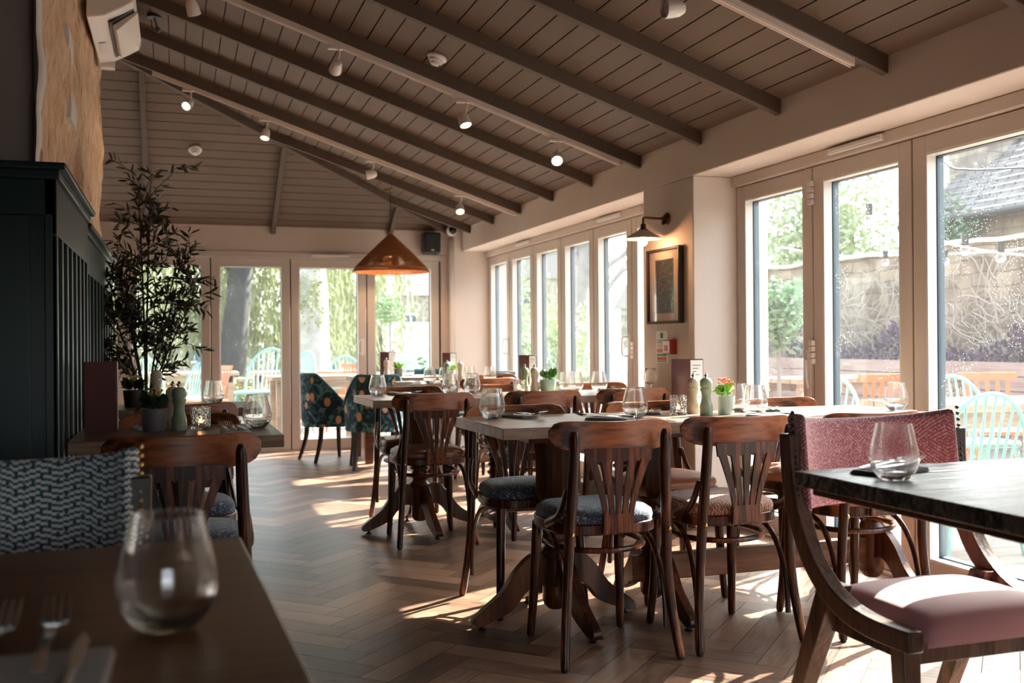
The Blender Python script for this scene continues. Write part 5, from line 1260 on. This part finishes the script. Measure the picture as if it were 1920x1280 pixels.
# parked vehicles
def car(label, x, y, rz, col, zb=-.03, s=1):
    t = empty('parked_car', label, 'car', (x, y, zb), rz); t.scale = (s, s, s); m = MB()
    body = [(-2.1, .35), (-2.1, .75), (-1.75, .92), (-1.15, 1.0), (-.55, 1.42), (.75, 1.46), (1.5, 1.02), (2.0, .95), (2.12, .6), (2.1, .3)]
    def sec(u, v):
        i = u * (len(body) - 1); k = min(int(i), len(body) - 2); f = i - k; x_ = lerp(body[k][0], body[k + 1][0], f); z_ = lerp(body[k][1], body[k + 1][1], f); w = .88 - .22 * max(0, z_ - .9) / .55
        return (x_, lerp(-w, w, v), z_ + .03 * (1 - (2 * v - 1) ** 2))
    m.slab(sec, 36, 8, lambda u, v: (0, 0, -(sec(u, v)[2] - .28))); m.build('body', col, t, ang=35)
    m = MB(); m.hexa([(-1.08, -.80, 1.03), (1.42, -.80, 1.03), (1.42, .80, 1.03), (-1.08, .80, 1.03)], [(-.60, -.69, 1.38), (.74, -.69, 1.40), (.74, .69, 1.40), (-.60, .69, 1.38)]); m.build('windows', MWIN, t, bevel=.03)
    for sx in (-1.3, 1.3):
        for sy in (-1, 1):
            m = MB(); m.T = Matrix.Translation((sx, sy * .80, .32)) @ Matrix.Rotation(PI / 2, 4, 'X'); m.lathe([(.001, -.09), (.18, -.09), (.31, -.08), (.32, 0), (.31, .08), (.18, .09), (.001, .09)], 20); m.build('wheel', MBLACK, t)
MCARW = mat('white_car_paint', (.75, .76, .77), .25)
car('white parked car outside the second folding leaf', 5.4, 18.0, 1.35, MCARW, -.10)
car('white parked car whose bonnet shows in the fourth folding leaf', 10.0, 17.3, 2.9, MCARW, -.10, .95)
car('white parked car at the right edge of the far folding doors', 12.9, 24.0, 2.0, mat('silver_car_paint', (.62, .65, .68), .25), -.12)
t = empty('parked_van', 'white high-sided van parked in front of the honey stone house', 'van', (8.9, 31.0, -.85), .06)
m = MB(); m.box(-2.6, -1.0, .45, 2.2, 1.0, 2.6); m.hexa([(2.2, -1, .45), (3.4, -1, .45), (3.4, 1, .45), (2.2, 1, .45)], [(2.2, -1, 2.3), (2.7, -1, 2.1), (2.7, 1, 2.1), (2.2, 1, 2.3)]); m.build('body', MCARW, t, bevel=.08)
for sx in (-1.7, 2.3):
    for sy in (-1, 1): m = MB(); m.T = Matrix.Translation((sx, sy * .92, .36)) @ Matrix.Rotation(PI / 2, 4, 'X'); m.lathe([(.001, -.1), (.35, -.1), (.36, .1), (.001, .1)], 18); m.build('wheel', MBLACK, t)
# closed white parasols
for i, (x, y, lab) in enumerate(((8.0, 14.6, 'furled white parasol beyond the fifth folding leaf'), (7.15, 13.3, 'lower white triangular board sign beyond the fifth folding leaf'))):
    if i == 0:
        t = empty('parasol', lab, 'parasol', (x, y, -.05)); m = MB(); m.tube([(0, 0, 0), (0, 0, 2.1)], .025, 8); m.build('pole', MBARK, t); m = MB(); m.lathe([(.30, .85), (.26, 1.0), (.06, 2.0), (.0005, 2.1)], 14); m.build('canopy', MCARW, t)
    else:
        t = empty('a_board', lab, 'sign', (x, y, -.02), .5)
        for s in (-1, 1): m = MB(); m.extr([(-.28, s * .25, 0), (.28, s * .25, 0), (.22, s * .02, .92), (-.22, s * .02, .92)], (0, s * .02, 0)); m.build('panel', MCARW, t)

# people on the green
def person(label, loc, rz, top, legs, hair=(.05, .03, .02), s=1, step=.12):
    t = empty('person', label, 'person', loc, rz); t.scale = (s, s, s)
    me = bpy.data.meshes.new('body'); J = [(0, 0, .95), (0, 0, 1.18), (0, 0, 1.42), (0, 0, 1.52), (0, .01, 1.60), (0, .01, 1.72),
        (.20, 0, 1.40), (.25, .02, 1.14), (.24, .10, .92), (-.20, 0, 1.40), (-.25, -.02, 1.14), (-.24, .06, .92),
        (.10, 0, .90), (.11, step, .50), (.11, step * .6, .08), (.11, step * .6 + .14, .03), (-.10, 0, .90), (-.11, -step * .5, .50), (-.11, -step * 1.4, .08), (-.11, -step * 1.4 + .14, .03)]
    E_ = [(0, 1), (1, 2), (2, 3), (3, 4), (4, 5), (2, 6), (6, 7), (7, 8), (2, 9), (9, 10), (10, 11), (0, 12), (12, 13), (13, 14), (14, 15), (0, 16), (16, 17), (17, 18), (18, 19)]
    me.from_pydata(J, E_, []); o = bpy.data.objects.new('body', me); COL.objects.link(o); o.parent = t; me.materials.append(mat('skin', (.55, .33, .24), .6))
    sk = o.modifiers.new('skin', 'SKIN'); rr = [.13, .13, .14, .06, .085, .07, .06, .045, .035, .06, .045, .035, .09, .065, .045, .04, .09, .065, .045, .04]
    for v, r in zip(me.skin_vertices[0].data if me.skin_vertices else [], rr): v.radius = (r, r)
    if not me.skin_vertices:
        pass
    o.modifiers.new('sub', 'SUBSURF').levels = 1; o.modifiers['sub'].render_levels = 1
    m = MB(); m.lathe([(.19, .86), (.185, 1.0), (.175, 1.2), (.205, 1.36), (.17, 1.46), (.07, 1.50)], 18)
    for sx in (-1, 1): m.tube([(sx * .17, 0, 1.41), (sx * .245, sx * .02, 1.14), (sx * .24, .08, .97)], [.078, .062, .05], 10)
    m.build('jacket', mat('jacket', top, .8), t)
    m = MB(); m.lathe([(.16, .80), (.165, .92)], 16)
    for sx, k in ((1, 1), (-1, -.5)): m.tube([(sx * .10, 0, .90), (sx * .11, step * k, .50), (sx * .11, step * (.6 if sx > 0 else -1.4), .09)], [.10, .078, .06], 10)
    m.build('trousers', mat('trousers', legs, .8), t)
    m = MB(); m.ball((0, -.012, 1.675), .098, 12, 8, sz=1.05); m.build('hair', mat('hair', hair, .8), t)
    m = MB(); m.ball((0, .045, 1.645), .07, 12, 8, sz=1.2); m.build('face', mat('face_skin', (.55, .33, .24), .6), t)
person('person in a dark navy jacket standing on the green, behind the olive stems', (-.55, 47, -.85), .6, (.03, .04, .07), (.03, .03, .04))
person('person in a blue top at the right of the left pane', (1.15, 46, -.85), 2.5, (.04, .07, .20), (.03, .03, .06))
person('person in a pale coat with a child, left of the walking group', (4.45, 50, -.85), 1.2, (.62, .58, .62), (.10, .12, .2))
person('person in dark clothes in the middle of the walking group', (5.15, 50, -.85), 1.4, (.04, .06, .09), (.03, .03, .04))
person('person in a white jacket walking on the green', (6.25, 50, -.85), 1.2, (.72, .70, .72), (.12, .14, .2))
person('person in a red coat walking beside the white jacket', (6.95, 50, -.85), 1.5, (.62, .09, .08), (.05, .05, .07))
person('person in dark clothes outside the right leaf of the end doors', (4.45, 21.5, -.78), 3.0, (.02, .025, .045), (.02, .02, .03))

# outdoor chairs: mint hoop backs, orange slatted, benches
def hoop_chair():
    t = empty('hoop_back_chair', 'x', 'chair'); m = MB()
    m.prism([(.22 * math.copysign(abs(math.cos(a)) ** .7, math.cos(a)), .21 * math.copysign(abs(math.sin(a)) ** .7, math.sin(a))) for a in [2 * PI * i / 28 for i in range(28)]], .43, .46); m.build('seat', MOUTCH, t, bevel=.008)
    def hp(a): return Vector((.235 * math.cos(a), -.17 - .10 * math.sin(a), .46 + .40 * math.sin(a) ** .8 if math.sin(a) > 0 else .46))
    m = MB(); m.tube([hp(PI * i / 28) for i in range(29)], .013, 8); m.build('hoop', MOUTCH, t)
    for i in range(8):
        x = -.182 + i * .052; a = math.acos(x / .235); q = hp(a); m = MB(); m.tube([(x * .8, -.17, .455), tuple(q)], [.009, .008], 7); m.build('spindle', MOUTCH, t)
    for sx in (-1, 1):
        for sy in (-1, 1): m = MB(); m.tube([(sx * .15, sy * .14, .44), (sx * .21, sy * .21, 0)], [.017, .013], 8); m.build('leg', MOUTCH, t)
    m = MB(); m.tube([(-.18, -.175, .2), (.18, -.175, .2)], .009, 6); m.tube([(-.18, .175, .2), (.18, .175, .2)], .009, 6); m.build('stretcher', MOUTCH, t); return t
PH = hoop_chair(); uh = False; GH = 'mint green spindle-back chairs on the patio'
for x, y, rz, lab, sc in ((4.02, 4.38, -.25, 'mint green hoop-back chair right outside the near glass, its back to the window', .98), (4.93, 5.25, PI - .1, 'mint green hoop-back chair across the outdoor table from the nearest one', 1.02),
    (4.33, 6.12, 2.2, 'mint green chair partly hidden behind the window joint, beside the orange chair', 1),
    (.95, 12.45, 2.6, 'mint green spindle chair outside the left leaf of the end doors, nearest', 1.25), (1.32, 12.95, 2.0, 'mint green spindle chair just right of the nearest one outside the end doors', 1.2),
    (-.45, 13.35, 2.8, 'mint green spindle chair behind the olive stems', 1.1), (.10, 13.25, 2.2, 'mint green spindle chair right of the one behind the olive stems', 1.05), (2.35, 14.75, 3.0, 'mint green spindle chair outside the centre leaf, behind the floral chair', 1.1), (2.85, 13.7, 2.7, 'mint green spindle chair by the joint of the right leaf of the end doors', 1.1),
    (2.75, 12.6, 2.9, 'pale mint chair behind the small green plant on the farthest table', 1.05)):
    place(PH, uh, (x, y, -.02), rz, lab, GH, scale=(sc, sc, sc)); uh = True
def slat_chair():
    t = empty('orange_chair', 'x', 'chair'); m = MB(); m.box(-.20, -.19, .43, .20, .20, .46); m.build('seat', MORANGE, t, bevel=.006)
    m = MB(); m.slab(lambda u, v: (lerp(-.21, .21, u), -.24 - .03 * (1 - (2 * u - 1) ** 2) - .02 * v, lerp(.815, .87, v)), 10, 2, (0, .02, 0)); m.build('top_rail', MORANGE, t)
    for i in range(5): x = -.15 + i * .075; m = MB(); m.slab(lambda u, v, x=x: (x * lerp(.75, 1, v) + (u - .5) * .028, lerp(-.17, -.255, v), lerp(.45, .81, v)), 1, 4, (0, .012, 0)); m.build('slat', MORANGE, t)
    for sx in (-1, 1):
        for sy in (-1, 1): m = MB(); m.tube([(sx * .16, sy * .15, .44), (sx * .20, sy * .20, 0)], [.019, .014], 8); m.build('leg', MORANGE, t)
    return t
PO = slat_chair(); uo = False
for x, y, rz, lab in ((4.62, 6.85, .35, 'orange slatted chair seen through the first near pane'), (5.02, 6.55, .0, 'orange slatted chair seen at the left of the middle pane'), (5.75, 5.95, PI - .5, 'orange slatted chair behind the mint chairs at the far right'), (5.35, 3.9, .8, 'orange chair below the outdoor table top at the far right'),
    (.35, 12.9, 2.0, 'orange chair left of the mint chairs outside the end doors'), (1.95, 13.25, 1.9, 'orange chair behind the outdoor table at the centre leaf'), (-.9, 14.72, 3.0, 'orange chair glimpsed behind the olive stems')):
    place(PO, uo, (x, y, -.02), rz, lab, 'orange chairs on the patio'); uo = True
def out_table(x, y, L, W_, rz, lab, lo=False):
    t = empty('outdoor_table', lab, 'table', (x, y, -.02), rz); m = MB(); n = 5
    for i in range(n): m.box(-L / 2, -W_ / 2 + i * W_ / n + .003, .72, L / 2, -W_ / 2 + (i + 1) * W_ / n - .003, .765)
    m.build('tabletop', MPLANK, t, bevel=.003)
    m = MB(); m.box(-L / 2 + .08, -W_ / 2 + .05, .63, L / 2 - .08, -W_ / 2 + .09, .72); m.box(-L / 2 + .08, W_ / 2 - .09, .63, L / 2 - .08, W_ / 2 - .05, .72); m.build('apron', MPLANK, t)
    for sx in (-1, 1):
        for sy in (-1, 1): m = MB(); m.box(sx * (L / 2 - .1) - .04, sy * (W_ / 2 - .09) - .04, 0, sx * (L / 2 - .1) + .04, sy * (W_ / 2 - .09) + .04, .72); m.build('leg', MPLANK, t, bevel=.004)
out_table(4.85, 4.72, 1.9, .68, -.08, 'pale outdoor timber table between the mint chairs at the far right')
out_table(6.55, 8.5, 2.2, .7, .1, 'pale outdoor timber table behind the orange chairs')
out_table(1.55, 11.9, 1.1, .7, .05, 'outdoor timber table outside the centre leaf of the end doors')
out_table(-.3, 14.2, 2.2, .7, .0, 'outdoor timber table behind the olive stems')
out_table(1.75, 14.0, 1.6, .7, .0, 'outdoor timber table behind the mint chairs of the end doors')
t = empty('planter_wall', 'low rust-brown planter wall at the edge of the patio', 'planter', (.6, 15.9, -.05))
m = MB(); m.box(-5, -.18, 0, 2.6, .18, .60); m.build('side', mat('rust_brick', (.36, .14, .08), .85, 0, .25, 4), t); m = MB(); m.box(-5, -.22, .60, 2.6, .22, .65); m.build('cap', MPLANK, t)
# posts of the green's railings
for i, x in enumerate((2.35, 2.95, 3.85, 4.65)):
    m = MB(); m.tube([(x, 32, -.9), (x, 32, 1.7)], .05, 8); tag(m.build('railing_post', MBLACK), 'slim dark post on the green, the %s from the left' % ('first', 'second', 'third', 'fourth')[i], 'post', 'dark posts on the green')
# festoon lights
def festoon(P, bulbs, lab):
    t = empty('festoon_lights', lab, 'string lights', P[0]); o = Vector(P[0]); m = MB(); m.tube([tuple(Vector(p) - o) for p in spline(P, 5)], .007, 6); m.build('cable', MWHITE if bulbs else MBLACK, t)
    for b in bulbs:
        b = Vector(b) - o; m = MB(); m.tube([b + Vector((0, 0, .05)), b - Vector((0, 0, .02))], .022, 8); m.build('socket', MBLACK, t); m = MB(); m.ball(b - Vector((0, 0, .055)), .033, 12, 8); m.build('bulb', MGLASS, t)
festoon([(3.4, 5.75, 2.22), (3.95, 5.53, 2.06), (4.47, 5.36, 1.84), (5.18, 5.12, 1.64), (7.9, 4.2, 1.5)], [(4.24, 5.44, 1.93), (4.82, 5.24, 1.73), (5.04, 5.17, 1.68)], 'white festoon cable with bulbs slanting across the near panes')
festoon([(5.2, 7.9, 1.95), (5.6, 7.62, 1.86), (6.18, 7.42, 1.86), (7.09, 7.12, 1.9), (7.95, 6.8, 2.1)], [(6.5, 7.3, 1.85), (6.0, 7.48, 1.85)], 'second festoon cable running level above the wall coping')
festoon([(3.6, 6.2, 2.6), (4.71, 5.81, 2.38), (5.02, 5.7, 2.34), (5.58, 5.52, 2.29), (9, 4.3, 2.6)], [], 'thin black cable crossing in front of the slate roof')
